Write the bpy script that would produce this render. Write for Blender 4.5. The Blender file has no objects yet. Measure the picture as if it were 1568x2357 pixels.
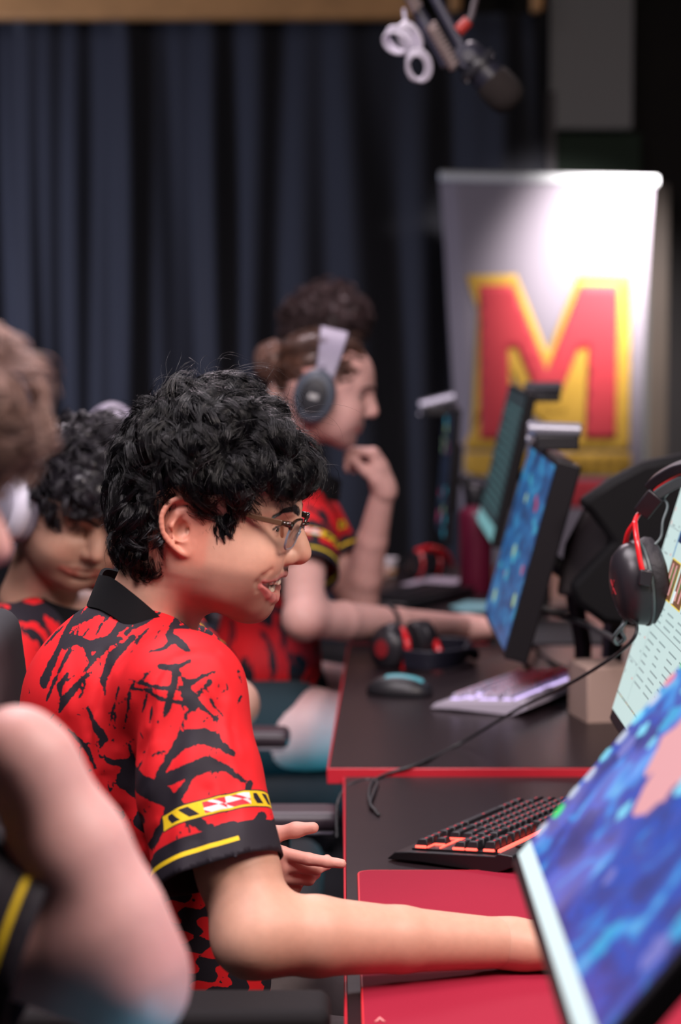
import bpy, math
import numpy as np
from mathutils import Vector, Matrix
SC = bpy.context.scene
COL = SC.collection
F = 5565.0                       # focal length in pixels of a 1568 x 2357 frame
CAMZ = 1.5
PITCH = math.atan((1178.5 - 700) / F)
_c, _s = math.cos(PITCH), math.sin(PITCH)
def ray(px, py):
    dx = (px - 784) / F; dy = -(py - 1178.5) / F
    return Vector((dx, _c + dy * _s, -_s + dy * _c))
def P(px, py, Y):                # a point at real distance Y from the camera wall
    d = ray(px, py); return Vector((0, 0, CAMZ)) + d * (Y / d.y)
def PZ(px, py, z):               # a point lying on the horizontal plane z
    d = ray(px, py); return Vector((0, 0, CAMZ)) + d * ((z - CAMZ) / d.z)

# ---------------------------------------------------------------- materials
def mat(name, col=(.5, .5, .5), rough=.5, metal=0, emit=None, es=1.0, spec=.5, noise=None, bump=None,
        trans=0, ior=1.45, coat=0, sheen=0, sss=0, aniso=0):
    m = bpy.data.materials.new(name); m.use_nodes = True
    nt = m.node_tree; b = nt.nodes['Principled BSDF']
    b.inputs['Base Color'].default_value = (*col, 1)
    b.inputs['Roughness'].default_value = rough
    b.inputs['Metallic'].default_value = metal
    b.inputs['Specular IOR Level'].default_value = spec
    b.inputs['IOR'].default_value = ior
    b.inputs['Transmission Weight'].default_value = trans
    b.inputs['Coat Weight'].default_value = coat
    b.inputs['Sheen Weight'].default_value = sheen
    b.inputs['Subsurface Weight'].default_value = sss
    b.inputs['Subsurface Radius'].default_value = (1, .35, .2)
    b.inputs['Subsurface Scale'].default_value = .006
    b.inputs['Anisotropic'].default_value = aniso
    if emit:
        b.inputs['Emission Color'].default_value = (*emit, 1); b.inputs['Emission Strength'].default_value = es
    tc = nt.nodes.new('ShaderNodeTexCoord')
    if noise:                    # (scale, amount): uneven dye and wear
        n = nt.nodes.new('ShaderNodeTexNoise'); n.inputs['Scale'].default_value = noise[0]; n.inputs['Detail'].default_value = 6
        nt.links.new(tc.outputs['Object'], n.inputs['Vector'])
        mx = nt.nodes.new('ShaderNodeMix'); mx.data_type = 'RGBA'
        mx.inputs[6].default_value = (*[c * (1 - noise[1]) for c in col], 1)
        mx.inputs[7].default_value = (*[min(1, c * (1 + noise[1])) for c in col], 1)
        nt.links.new(n.outputs['Fac'], mx.inputs[0]); nt.links.new(mx.outputs[2], b.inputs['Base Color'])
    if bump:                     # (scale, strength, distance)
        n = nt.nodes.new('ShaderNodeTexNoise'); n.inputs['Scale'].default_value = bump[0]; n.inputs['Detail'].default_value = 3
        nt.links.new(tc.outputs['Object'], n.inputs['Vector'])
        bp = nt.nodes.new('ShaderNodeBump'); bp.inputs['Strength'].default_value = bump[1]; bp.inputs['Distance'].default_value = bump[2]
        nt.links.new(n.outputs['Fac'], bp.inputs['Height']); nt.links.new(bp.outputs['Normal'], b.inputs['Normal'])
    return m
def nodes_of(m): return m.node_tree, m.node_tree.nodes['Principled BSDF']

# ---------------------------------------------------------------- objects
def tag(o, label=None, cat=None, group=None, kind=None):
    if label: o['label'] = label
    if cat: o['category'] = cat
    if group: o['group'] = group
    if kind: o['kind'] = kind
    return o
def empty(name, loc, label=None, cat=None, group=None, rz=0):
    o = bpy.data.objects.new(name, None); COL.objects.link(o); o.location = loc; o.rotation_euler = (0, 0, rz)
    o.empty_display_size = .05
    return tag(o, label, cat, group)
def link_mesh(name, me, mats, parent=None, bevel=0, smooth=35, world=True, seg=2, subsurf=0):
    o = bpy.data.objects.new(name, me); COL.objects.link(o)
    for m in (mats if isinstance(mats, (list, tuple)) else [mats]): me.materials.append(m)
    if smooth:
        me.polygons.foreach_set('use_smooth', np.ones(len(me.polygons), bool))
        if smooth < 180: me.set_sharp_from_angle(angle=math.radians(smooth))
    if parent is not None:
        o.parent = parent
        if world: o.matrix_parent_inverse = parent_mw(parent).inverted()
    if bevel:
        b = o.modifiers.new('bevel', 'BEVEL'); b.width = bevel; b.segments = seg; b.limit_method = 'ANGLE'; b.angle_limit = math.radians(40)
    if subsurf:
        b = o.modifiers.new('sub', 'SUBSURF'); b.levels = subsurf; b.render_levels = subsurf
    return o
def parent_mw(p):
    M = Matrix.LocRotScale(p.location, p.rotation_euler, p.scale)
    if p.parent: M = parent_mw(p.parent) @ p.matrix_parent_inverse @ M
    return M
def frame_to(axis):
    z = Vector(axis).normalized(); t = Vector((0, 0, 1)) if abs(z.z) < .9 else Vector((1, 0, 0))
    x = t.cross(z).normalized(); return Matrix((x, z.cross(x), z)).transposed()
class MB:
    def __init__(s): s.v = []; s.f = []; s.m = []; s.cur = 0
    def mi(s, i): s.cur = i; return s
    def add(s, vs, fs):
        n = len(s.v); s.v += [tuple(v) for v in vs]; s.f += [tuple(i + n for i in f) for f in fs]; s.m += [s.cur] * len(fs); return s
    def box(s, c, size, M=None):
        hx, hy, hz = [a / 2 for a in size]; c = Vector(c)
        vs = [Vector((x, y, z)) for z in (-hz, hz) for y in (-hy, hy) for x in (-hx, hx)]
        if M is not None: vs = [M @ v for v in vs]
        return s.add([v + c for v in vs], [(0, 2, 3, 1), (4, 5, 7, 6), (0, 1, 5, 4), (2, 6, 7, 3), (0, 4, 6, 2), (1, 3, 7, 5)])
    def cyl(s, a, b, r1, r2=None, n=20, cap=True):
        a, b = Vector(a), Vector(b); r2 = r1 if r2 is None else r2; R = frame_to(b - a); vs = []
        for p, r in ((a, r1), (b, r2)):
            for i in range(n):
                t = 2 * math.pi * i / n; vs.append(p + R @ Vector((r * math.cos(t), r * math.sin(t), 0)))
        fs = [(i, (i + 1) % n, n + (i + 1) % n, n + i) for i in range(n)]
        if cap: fs += [tuple(range(n))[::-1], tuple(range(n, 2 * n))]
        return s.add(vs, fs)
    def tube(s, pts, r, n=8, closed=False):
        pts = [Vector(p) for p in pts]; N = len(pts); rs = r if isinstance(r, (list, tuple)) else [r] * N
        vs = []; prev = None
        for i, p in enumerate(pts):
            a = pts[(i - 1) % N] if (closed or i > 0) else p; b = pts[(i + 1) % N] if (closed or i < N - 1) else p
            t = (b - a).normalized()
            if prev is None: x = frame_to(t).col[0]
            else:
                x = prev - t * prev.dot(t); x = x.normalized() if x.length > 1e-6 else frame_to(t).col[0]
            prev = x; y = t.cross(x)
            for k in range(n):
                q = 2 * math.pi * k / n; vs.append(p + (x * math.cos(q) + y * math.sin(q)) * rs[i])
        fs = []
        for i in range(N if closed else N - 1):
            j = (i + 1) % N
            for k in range(n):
                l = (k + 1) % n; fs.append((i * n + k, i * n + l, j * n + l, j * n + k))
        if not closed: fs += [tuple(range(n))[::-1], tuple(range((N - 1) * n, N * n))]
        return s.add(vs, fs)
    def lathe(s, prof, a, axis=(0, 0, 1), n=28, sx=1, sy=1):
        a = Vector(a); R = frame_to(axis); vs = []
        for r, h in prof:
            for i in range(n):
                t = 2 * math.pi * i / n; vs.append(a + R @ Vector((r * math.cos(t) * sx, r * math.sin(t) * sy, h)))
        fs = []
        for j in range(len(prof) - 1):
            for i in range(n): fs.append((j * n + i, j * n + (i + 1) % n, (j + 1) * n + (i + 1) % n, (j + 1) * n + i))
        fs += [tuple(range(n))[::-1], tuple(range((len(prof) - 1) * n, len(prof) * n))]
        return s.add(vs, fs)
    def prism(s, poly, O, U, V, th):   # closed outline in the (U, V) plane, given thickness behind
        O, U, V = Vector(O), Vector(U), Vector(V); W = U.cross(V).normalized() * th; n = len(poly)
        top = [O + U * p[0] + V * p[1] for p in poly]
        vs = top + [q - W for q in top]
        return s.add(vs, [tuple(range(n)), tuple(range(2 * n - 1, n - 1, -1))] + [(i, i + n, (i + 1) % n + n, (i + 1) % n) for i in range(n)])
    def quad(s, a, b, c, d): return s.add([a, b, c, d], [(0, 1, 2, 3)])
    def build(s, name, mats, parent=None, bevel=0, smooth=35, **k):
        me = bpy.data.meshes.new(name); me.from_pydata(s.v, [], s.f); me.update()
        import bmesh
        bm = bmesh.new(); bm.from_mesh(me); bmesh.ops.recalc_face_normals(bm, faces=bm.faces); bm.to_mesh(me); bm.free()
        o = link_mesh(name, me, mats, parent, bevel, smooth, **k)
        if any(s.m): me.polygons.foreach_set('material_index', s.m)
        return o
def catmull(pts, k=6, closed=False):
    pts = [Vector(p) for p in pts]; out = []; N = len(pts)
    rng_ = range(N) if closed else range(N - 1)
    for i in rng_:
        g = (lambda j: pts[j % N]) if closed else (lambda j: pts[max(0, min(N - 1, j))])
        a, b, c, d = g(i - 1), g(i), g(i + 1), g(i + 2)
        for q in range(k):
            t = q / k
            out.append(.5 * ((2 * b) + (c - a) * t + (2 * a - 5 * b + 4 * c - d) * t * t + (3 * b - a - 3 * c + d) * t ** 3))
    if not closed: out.append(pts[-1])
    return out
def np_mesh(name, V, Q, mats, parent=None, smooth=180, attrs=None, world=True):
    me = bpy.data.meshes.new(name)
    V = np.asarray(V, np.float32); Q = np.asarray(Q, np.int32); k = Q.shape[1]
    me.vertices.add(len(V)); me.vertices.foreach_set('co', V.ravel())
    me.loops.add(Q.size); me.loops.foreach_set('vertex_index', Q.ravel())
    me.polygons.add(len(Q)); me.polygons.foreach_set('loop_start', np.arange(0, Q.size, k, dtype=np.int32))
    me.update(calc_edges=True); me.validate()
    for an, (kind, data) in (attrs or {}).items():
        a = me.attributes.new(an, kind, 'POINT')
        if kind == 'FLOAT_COLOR':
            d = np.ones((len(V), 4), np.float32); d[:, :3] = data; a.data.foreach_set('color', d.ravel())
        else: a.data.foreach_set('value', np.asarray(data, np.float32))
    return link_mesh(name, me, mats, parent, smooth=smooth, world=world)

# ---------------------------------------------------------------- implicit sculpting
def _v(a): return np.asarray(a, np.float32)
def rotm(rx=0, ry=0, rz=0):
    return np.array((Matrix.Rotation(math.radians(rz), 3, 'Z') @ Matrix.Rotation(math.radians(ry), 3, 'Y') @ Matrix.Rotation(math.radians(rx), 3, 'X')), np.float32)
def sd_ell(p, c, r, R=None):
    q = p - _v(c)
    if R is not None: q = q @ R
    r = _v(r); k0 = np.linalg.norm(q / r, axis=-1); k1 = np.linalg.norm(q / (r * r), axis=-1) + 1e-9
    return k0 * (k0 - 1) / k1
def sd_cone(p, a, b, ra, rb):
    a, b = _v(a), _v(b); ba = b - a; l2 = max(float(ba @ ba), 1e-12)
    t = np.clip(((p - a) @ ba) / l2, 0, 1); return np.linalg.norm(p - a - t[..., None] * ba, axis=-1) - (ra + (rb - ra) * t)
def sd_box(p, c, h, R=None, r=0):
    q = p - _v(c)
    if R is not None: q = q @ R
    q = np.abs(q) - (_v(h) - r); return np.linalg.norm(np.maximum(q, 0), axis=-1) + np.minimum(q.max(-1), 0) - r
class Field:
    def __init__(s, lo, hi, vox):
        s.lo = _v(lo); s.vox = vox; s.n = np.ceil((_v(hi) - s.lo) / vox).astype(int) + 1
        s.d = np.full(s.n, 1.0, np.float32)
    def sub(s, lo, hi):
        a = np.clip(np.floor((_v(lo) - s.lo) / s.vox).astype(int), 0, s.n); b = np.clip(np.ceil((_v(hi) - s.lo) / s.vox).astype(int) + 1, 0, s.n)
        if np.any(b <= a): return None, None
        sl = tuple(slice(i, j) for i, j in zip(a, b))
        g = np.stack(np.meshgrid(*[s.lo[i] + s.vox * np.arange(a[i], b[i], dtype=np.float32) for i in range(3)], indexing='ij'), -1)
        return sl, g
    def _op(s, lo, hi, fn, k, op):
        m = k + 3 * s.vox
        sl, g = s.sub(_v(lo) - m, _v(hi) + m)
        if sl is None: return s
        e = fn(g).astype(np.float32); d = s.d[sl]; k = max(k, 1e-6)
        if op == 'u':
            h = np.maximum(k - np.abs(d - e), 0) / k; s.d[sl] = np.minimum(d, e) - h * h * k * .25
        elif op == 's':
            h = np.maximum(k - np.abs(d + e), 0) / k; s.d[sl] = np.maximum(d, -e) + h * h * k * .25
        return s
    def ell(s, c, r, R=None, k=.01, op='u'):
        m = max(r) if R is not None else _v(r); return s._op(_v(c) - m, _v(c) + m, lambda g: sd_ell(g, c, r, R), k, op)
    def cone(s, a, b, ra, rb=None, k=.01, op='u'):
        rb = ra if rb is None else rb; m = max(ra, rb)
        return s._op(np.minimum(_v(a), _v(b)) - m, np.maximum(_v(a), _v(b)) + m, lambda g: sd_cone(g, a, b, ra, rb), k, op)
    def chain(s, pts, rs, k=.01, op='u'):
        P_ = np.array([list(p) for p in pts], float); m = max(rs); ki = min(k, .008)
        def fn(g):
            d = None
            for i in range(len(P_) - 1):
                e = sd_cone(g, P_[i], P_[i + 1], rs[i], rs[i + 1])
                if d is None: d = e
                else:
                    h = np.maximum(ki - np.abs(d - e), 0) / ki; d = np.minimum(d, e) - h * h * ki * .25
            return d
        return s._op(P_.min(0) - m, P_.max(0) + m, fn, k, op)
    def boxr(s, c, h, R=None, r=.005, k=.01, op='u'):
        m = float(np.linalg.norm(h)); return s._op(_v(c) - m, _v(c) + m, lambda g: sd_box(g, c, h, R, r), k, op)
    def warp(s, fn, lo, hi):
        sl, g = s.sub(lo, hi); s.d[sl] = s.d[sl] + fn(g); return s
    def blur(s, it=1):
        for _ in range(it):
            for ax in range(3):
                d = s.d; u = np.roll(d, 1, ax); w = np.roll(d, -1, ax); s.d = (.25 * u + .5 * d + .25 * w)
        return s
    def sample(s, V):            # trilinear value of the field
        q = (np.asarray(V) - s.lo) / s.vox; i = np.clip(np.floor(q).astype(int), 0, s.n - 2); f = q - i; out = 0
        for dx in (0, 1):
            for dy in (0, 1):
                for dz in (0, 1):
                    w = (f[:, 0] if dx else 1 - f[:, 0]) * (f[:, 1] if dy else 1 - f[:, 1]) * (f[:, 2] if dz else 1 - f[:, 2])
                    out = out + w * s.d[i[:, 0] + dx, i[:, 1] + dy, i[:, 2] + dz]
        return out
    def grad(s, V):
        e = s.vox; G = np.stack([s.sample(V + np.eye(3)[i] * e) - s.sample(V - np.eye(3)[i] * e) for i in range(3)], -1)
        return G / (np.linalg.norm(G, axis=1, keepdims=True) + 1e-9)
    def polygonize(s):           # naive surface nets
        d = s.d; ins = d < 0
        c = ins[:-1, :-1, :-1]; anyi = c.copy(); alli = c.copy()
        for dx in (0, 1):
            for dy in (0, 1):
                for dz in (0, 1):
                    t = ins[dx:ins.shape[0] - 1 + dx, dy:ins.shape[1] - 1 + dy, dz:ins.shape[2] - 1 + dz]; anyi = anyi | t; alli = alli & t
        act = anyi & ~alli; ijk = np.argwhere(act); idx = np.full(act.shape, -1, np.int32); idx[act] = np.arange(len(ijk))
        acc = np.zeros((len(ijk), 3)); cnt = np.zeros(len(ijk))
        I = ijk
        cor = [(x, y, z) for x in (0, 1) for y in (0, 1) for z in (0, 1)]
        val = {q: d[I[:, 0] + q[0], I[:, 1] + q[1], I[:, 2] + q[2]] for q in cor}
        for q in cor:
            for ax in range(3):
                if q[ax] == 0:
                    r = list(q); r[ax] = 1; r = tuple(r); a, b = val[q], val[r]; m = (a < 0) != (b < 0)
                    t = np.where(m, a / np.where(np.abs(a - b) < 1e-12, 1, a - b), 0); pos = np.tile(_v(q), (len(I), 1)).astype(float); pos[:, ax] += t
                    acc[m] += pos[m]; cnt[m] += 1
        V = s.lo + s.vox * (ijk + acc / np.maximum(cnt, 1)[:, None])
        Q = []
        for ax in range(3):
            o1, o2 = [(1, 2), (2, 0), (0, 1)][ax]
            sh = list(d.shape); a = np.take(ins, range(sh[ax] - 1), ax); b = np.take(ins, range(1, sh[ax]), ax)
            e = np.argwhere(a != b); e = e[(e[:, o1] > 0) & (e[:, o2] > 0) & (e[:, o1] < sh[o1] - 1) & (e[:, o2] < sh[o2] - 1)]
            flip = ins[e[:, 0], e[:, 1], e[:, 2]]
            def at(d1, d2):
                w = e.copy(); w[:, o1] -= d1; w[:, o2] -= d2; return idx[w[:, 0], w[:, 1], w[:, 2]]
            q = np.stack([at(1, 1), at(0, 1), at(0, 0), at(1, 0)], -1); q[~flip] = q[~flip][:, ::-1]; Q.append(q)
        Q = np.concatenate(Q); Q = Q[(Q >= 0).all(1)]
        return V, Q
def xf(M, V):
    M = np.array(M); return V @ M[:3, :3].T + M[:3, 3]
def smoothstep(a, b, x):
    t = np.clip((x - a) / (b - a), 0, 1); return t * t * (3 - 2 * t)
def glow(name, c, s): return mat(name, (.02, .02, .02), .5, emit=c, es=s)
def emis_mat(name, build, strength):
    m = mat(name, (.01, .01, .01), .35); nt, b = nodes_of(m); g = nt.nodes.new('ShaderNodeTexCoord')
    c = build(nt, g); nt.links.new(c, b.inputs['Emission Color']); b.inputs['Emission Strength'].default_value = strength; return m
def ramp(nt, fac, stops):
    r = nt.nodes.new('ShaderNodeValToRGB'); e = r.color_ramp.elements
    while len(e) < len(stops): e.new(.5)
    for el, (p, c) in zip(e, stops): el.position = p; el.color = (*c, 1)
    nt.links.new(fac, r.inputs[0]); return r.outputs[0]
def noise_f(nt, vec, scale, detail=3, dist=0, rough=.5):
    n = nt.nodes.new('ShaderNodeTexNoise'); n.inputs['Scale'].default_value = scale; n.inputs['Detail'].default_value = detail
    n.inputs['Distortion'].default_value = dist; n.inputs['Roughness'].default_value = rough; nt.links.new(vec, n.inputs['Vector']); return n.outputs['Fac']
def scale_vec(nt, vec, s):
    m = nt.nodes.new('ShaderNodeMapping'); m.inputs['Scale'].default_value = s; nt.links.new(vec, m.inputs['Vector']); return m.outputs[0]

# ---------------------------------------------------------------- camera and light
cam = bpy.data.cameras.new('camera'); co = bpy.data.objects.new('camera', cam); COL.objects.link(co); SC.camera = co
co.location = (0, 0, CAMZ); co.rotation_euler = (math.pi / 2 - PITCH, 0, 0)
cam.sensor_fit = 'VERTICAL'; cam.sensor_height = 36; cam.sensor_width = 24; cam.lens = 36 * F / 2357
cam.clip_start = .05; cam.clip_end = 60
cam.dof.use_dof = True; cam.dof.focus_distance = 2.97; cam.dof.aperture_fstop = 3.5; cam.dof.aperture_blades = 9
SC.view_settings.view_transform = 'Standard'; SC.view_settings.look = 'None'; SC.view_settings.gamma = 1
SC.view_settings.exposure = 0; SC.view_settings.use_curve_mapping = False
SC.cycles.use_denoising = True
SC.cycles.max_bounces = 6; SC.cycles.diffuse_bounces = 3; SC.cycles.glossy_bounces = 3; SC.cycles.transmission_bounces = 6
SC.cycles.transparent_max_bounces = 8; SC.cycles.sample_clamp_indirect = 6; SC.cycles.sample_clamp_direct = 40
W = bpy.data.worlds.new('world'); SC.world = W; W.use_nodes = True
W.node_tree.nodes['Background'].inputs[0].default_value = (.30, .32, .42, 1); W.node_tree.nodes['Background'].inputs[1].default_value = .018
def light(name, kind, loc, target, power, col, size=1.0, sy=None, spot=None, blend=.5):
    l = bpy.data.lights.new(name, kind); o = bpy.data.objects.new(name, l); COL.objects.link(o)
    o.location = loc; d = Vector(target) - Vector(loc); o.rotation_euler = d.to_track_quat('-Z', 'Y').to_euler()
    l.energy = power; l.color = col
    if kind == 'AREA':
        l.size = size
        if sy: l.shape = 'RECTANGLE'; l.size_y = sy
    if kind == 'SPOT': l.spot_size = math.radians(spot); l.spot_blend = blend; l.shadow_soft_size = size
    if kind == 'POINT': l.shadow_soft_size = size
    return o
light('added_arm_light', 'AREA', (-.55, 1.75, 2.6), (-.3, 1.85, 1), 38, (1.0, .86, .92), .7, .5)  # unseen light added overhead to brighten the top of the nearest arm
# ceiling fixtures, low curtain light, banner spot, added teal lights
light('ceiling_lamp_players', 'AREA', (-.5, 3.1, 2.9), (-.3, 3.2, 1), 56, (1.0, .90, .95), 1.4, .9)
light('ceiling_lamp_front', 'AREA', (1.25, 1.5, 2.85), (-.2, 2.8, 1.1), 78, (1.0, .86, .80), 1.0, .8)
light('ceiling_lamp_back', 'AREA', (-.2, 6.0, 3.0), (0, 5.4, 1), 42, (1.0, .84, .92), 1.2, .9)
light('added_curtain_light', 'AREA', (-2.7, 7.9, 1.5), (-1.9, 9.5, .8), 66, (.62, .68, 1.0), .7)  # unseen light low at the left, added to lift the curtain's lower left
light('banner_spot', 'SPOT', (1.30, 8.38, 2.20), (1.09, 9.0, 1.76), 340, (1, .93, .97), .05, spot=63, blend=1.0)
light('added_teal_spot', 'SPOT', (.10, 1.60, .74), (-.150, 1.84, .955), 7, (.1, .6, .9), .03, spot=20, blend=1.0)  # unseen teal spot added to tint the near elbow; no case stands there
light('added_teal_light', 'AREA', (.30, 4.62, .50), (-.2, 4.8, .55), 2.2, (.02, .55, .75), .2)  # unseen teal light added under the desk, tints the bare legs

# ---------------------------------------------------------------- the room
M_floor = mat('floor_carpet', (.02, .02, .024), .9, noise=(8, .3))
M_wall = mat('wall_grey', (.40, .40, .41), .8, bump=(20, .2, .002))
M_dark = mat('wall_dark', (.018, .015, .014), .8, noise=(3, .3))
M_wood = mat('beam_wood', (.55, .27, .09), .6, noise=(6, .4))
M_blk = mat('black_plastic', (.014, .013, .016), .42)
M_blk2 = mat('satin_black_plastic', (.03, .03, .036), .3)
M_grey = mat('grey_plastic', (.10, .10, .115), .38)
def slab(name, c, size, m, kind='structure', **k):
    o = MB().box(c, size).build(name, m, smooth=0, **k); return tag(o, kind=kind)
slab('floor', (0, 5, -.02), (9, 12, .04), M_floor)
slab('wall_back', (0, 10.3, 1.6), (9, .1, 3.3), M_dark)
slab('wall_left', (-3.6, 5, 1.6), (.1, 11, 3.3), M_dark)
slab('ceiling', (0, 5, 3.3), (9, 12, .06), mat('ceiling_dark', (.03, .028, .03), .9))
# grey pilaster right of the curtain, green board under it, brown door casing
a = P(1262, 0, 9.9); b = P(1448, 300, 9.9)
slab('wall_pillar', ((a.x + b.x) / 2, 10.0, 2.6), (b.x - a.x, .4, 2 * (2.6 - b.z)), M_wall)
g0 = P(1283, 304, 9.85); g1 = P(1480, 560, 9.85)
gb = MB().box(((g0.x + g1.x) / 2, 10.08, (g0.z + g1.z) / 2), (g1.x - g0.x, .3, g0.z - g1.z)).build('green_board', mat('board_green', (.018, .04, .022), .7), bevel=.005)
tag(gb, 'dark green wall board behind the top of the banner', 'board')
slab('trim_1', (P(1266, 400, 9.85).x, 9.83, 1.35), (.035, .08, 2.0), mat('trim_grey', (.12, .11, .12), .6))
slab('trim_2', (P(1512, 800, 9.8).x, 9.85, .99), (.085, .12, 1.98), mat('casing_brown', (.055, .038, .024), .6, noise=(4, .3)))
slab('trim_3', (P(1490, 800, 9.8).x - .01, 9.82, .99), (.03, .08, 1.98), mat('casing_grey', (.06, .065, .06), .6))
# curtain: one hanging drape with deep uneven pleats
N = 900; x0 = P(-260, 1000, 9.45).x; x1 = P(1258, 1000, 9.45).x; top = P(600, 28, 9.45).z
xs = np.linspace(x0, x1, N); rg = np.random.default_rng(3)
fold = np.zeros(N)
for wl, am in ((.42, .045), (.23, .03), (.115, .016), (.61, .02)):
    ph = np.cumsum(np.full(N, (x1 - x0) / N) * (1 + .35 * np.sin(xs * 2.1 + wl * 40)) / wl * 2 * np.pi); fold += am * .8 * np.sin(ph + wl * 13)
zs = np.linspace(top, .04, 26); V = []
for z in zs:
    sw = .6 + .5 * (top - z) / top; dx = .012 * np.sin(xs * 9 + z * 1.3)
    V.append(np.stack([xs + dx, 9.52 + fold * sw + .012 * np.sin(xs * 23 + z * 2), np.full(N, z)], -1))
V = np.concatenate(V); i = np.arange(len(zs) - 1)[:, None] * N + np.arange(N - 1)[None]
Q = np.stack([i, i + 1, i + 1 + N, i + N], -1).reshape(-1, 4)
M_cur = mat('curtain_cloth', (.013, .0135, .020), .75, sheen=.25, noise=(1.5, .25), bump=(250, .25, .001))
cu = np_mesh('curtain', V, Q, M_cur)
cu.modifiers.new('thick', 'SOLIDIFY').thickness = .004
tag(cu, 'black pleated stage curtain hanging across the back wall', 'curtain')
# warm wooden beam over the curtain
mb = MB()
for a, b in ((-300, 965), (1036, 1062), (1226, 1252)):
    p = P(a, 30, 9.3); q = P(b, 30, 9.3); mb.box(((p.x + q.x) / 2, 9.34, p.z + .16), (q.x - p.x, .12, .36 if a < 0 else .3))
p = P(-300, 30, 9.3); q = P(1256, 30, 9.3); mb.box(((p.x + q.x) / 2, 9.40, p.z + .30), (q.x - p.x, .10, .2))
bm_ = mb.build('wooden_beam', M_wood, bevel=.01); tag(bm_, 'warm wooden beam with short brackets above the black curtain', 'beam')

# ---------------------------------------------------------------- banner with the letter
YB = 9.0
def lw(py):   # left / right outline of the hanging cloth, pixel rows read off once and turned into metres at YB
    T = [(418, 1013, 1506), (560, 1024, 1496), (700, 1031, 1488), (850, 1040, 1482), (1000, 1050, 1480), (1200, 1060, 1478), (1700, 1062, 1476)]
    for k in range(len(T) - 1):
        if py <= T[k + 1][0]: break
    t = (py - T[k][0]) / (T[k + 1][0] - T[k][0]); return [T[k][j] + (T[k + 1][j] - T[k][j]) * t for j in (1, 2)]
ban = empty('banner_stand', (P(1265, 1000, YB).x, YB, 0), 'tall white roll-up banner with a large red and gold letter M', 'banner')
rows = np.linspace(412, 1700, 60); NU = 50; V = []
cloth_y = lambda u, py: YB - .012 * np.sin(u * math.pi * 2.0 + .5) * min(1, (py - 400) / 400) + .012 * np.exp(-((u - .02) / .03) ** 2)
for py in rows:
    l, r = lw(py)
    for k in range(NU):
        u = k / (NU - 1); q = P(l + (r - l) * u, py, YB); V.append((q.x, cloth_y(u, py), q.z))
i = np.arange(len(rows) - 1)[:, None] * NU + np.arange(NU - 1)[None]; Q = np.stack([i, i + NU, i + 1 + NU, i + 1], -1).reshape(-1, 4)
M_ban = mat('banner_cloth', (.25, .22, .245), .75, noise=(5, .08))
bc = np_mesh('cloth', V, Q, M_ban, ban); bc.modifiers.new('t', 'SOLIDIFY').thickness = .002
a = P(1012, 405, YB); b = P(1514, 417, YB)
MB().cyl(a, b, .019, n=24).build('top_rail', mat('rail_white', (.72, .74, .72), .4), ban, bevel=.004)
MB().cyl((a.x + .42, YB + .05, .05), (a.x + .42, YB + .03, a.z), .012).build('pole', M_grey, ban)
MB().box((P(1265, 1700, YB).x, YB + .02, .05), (.86, .16, .09)).build('base', mat('base_alu', (.5, .5, .52), .35, 1), ban, bevel=.02)
def on_ban(poly, name, m, dy):
    """a printed shape that follows the cloth: triangulated outline sunk onto it"""
    import bmesh
    bm = bmesh.new(); vs = [bm.verts.new((x, 0, -y)) for x, y in poly]; f = bm.faces.new(vs)
    bmesh.ops.triangulate(bm, faces=bm.faces[:]); me = bpy.data.meshes.new(name)
    for _ in range(4): bmesh.ops.subdivide_edges(bm, edges=[e for e in bm.edges if e.calc_length() > 26], cuts=1); bmesh.ops.triangulate(bm, faces=[f for f in bm.faces if len(f.verts) > 3])
    for v in bm.verts:
        px, py = v.co.x, -v.co.z; l, r = lw(py); q = P(px, py, YB); v.co = (q.x, cloth_y((px - l) / (r - l), py) - .0035 - dy, q.z)
    bm.normal_update(); bm.to_mesh(me); bm.free(); o = link_mesh(name, me, m, ban, smooth=180)
    o.modifiers.new('t', 'SOLIDIFY').thickness = .0008; return o
M_gold = mat('print_gold', (.55, .32, .035), .7); M_red = mat('print_red', (.50, .035, .045), .7); M_drk = mat('print_dark', (.05, .03, .04), .7)
def bz(pts):  # banner crop coordinates (1568 wide over 588 px) to photo pixels
    return [(980 + x * .375, 380 + y * .375) for x, y in pts]
gold = [(250, 675), (555, 672), (748, 1150), (938, 672), (1262, 675), (1236, 770), (1180, 880), (1180, 1560), (1222, 1655), (1250, 1680), (1250, 1748), (912, 1748), (912, 1590), (940, 1575), (975, 1530), (975, 1255), (868, 1520), (640, 1520), (527, 1262), (527, 1530), (545, 1575), (570, 1600), (570, 1748), (245, 1748), (245, 1690), (275, 1650), (318, 1560), (318, 880), (275, 770)]
red = [(330, 738), (535, 738), (745, 1260), (950, 738), (1180, 738), (1112, 900), (1112, 1550), (1165, 1680), (980, 1680), (1000, 1590), (1000, 1120), (940, 1130), (815, 1440), (690, 1440), (560, 1120), (505, 1120), (505, 1590), (525, 1680), (335, 1680), (380, 1550), (380, 900)]
on_ban(bz(gold), 'letter_outline', M_gold, .001); on_ban(bz(red), 'letter', M_red, .0060)
rib = on_ban(bz([(240, 1762), (1255, 1762), (1262, 1870), (1200, 1905), (300, 1905), (235, 1880)]), 'ribbon', M_gold, .001)
on_ban(bz([(600, 1930), (1180, 1930), (1100, 2100), (640, 2100)]), 'lower_print', M_red, .001)
M_mk = mat('mark_brown', (.30, .17, .02), .7)
for k in range(13):
    x = 275 + k * 76; q = bz([(x, 1795), (x + 34, 1795), (x + 34, 1860), (x, 1860)]); pp = [P(x, y, YB - .006) for x, y in q]; o = MB().quad(*pp).build('ribbon_mark', M_mk, ban); o.modifiers.new('t', 'SOLIDIFY').thickness = .0008

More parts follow.
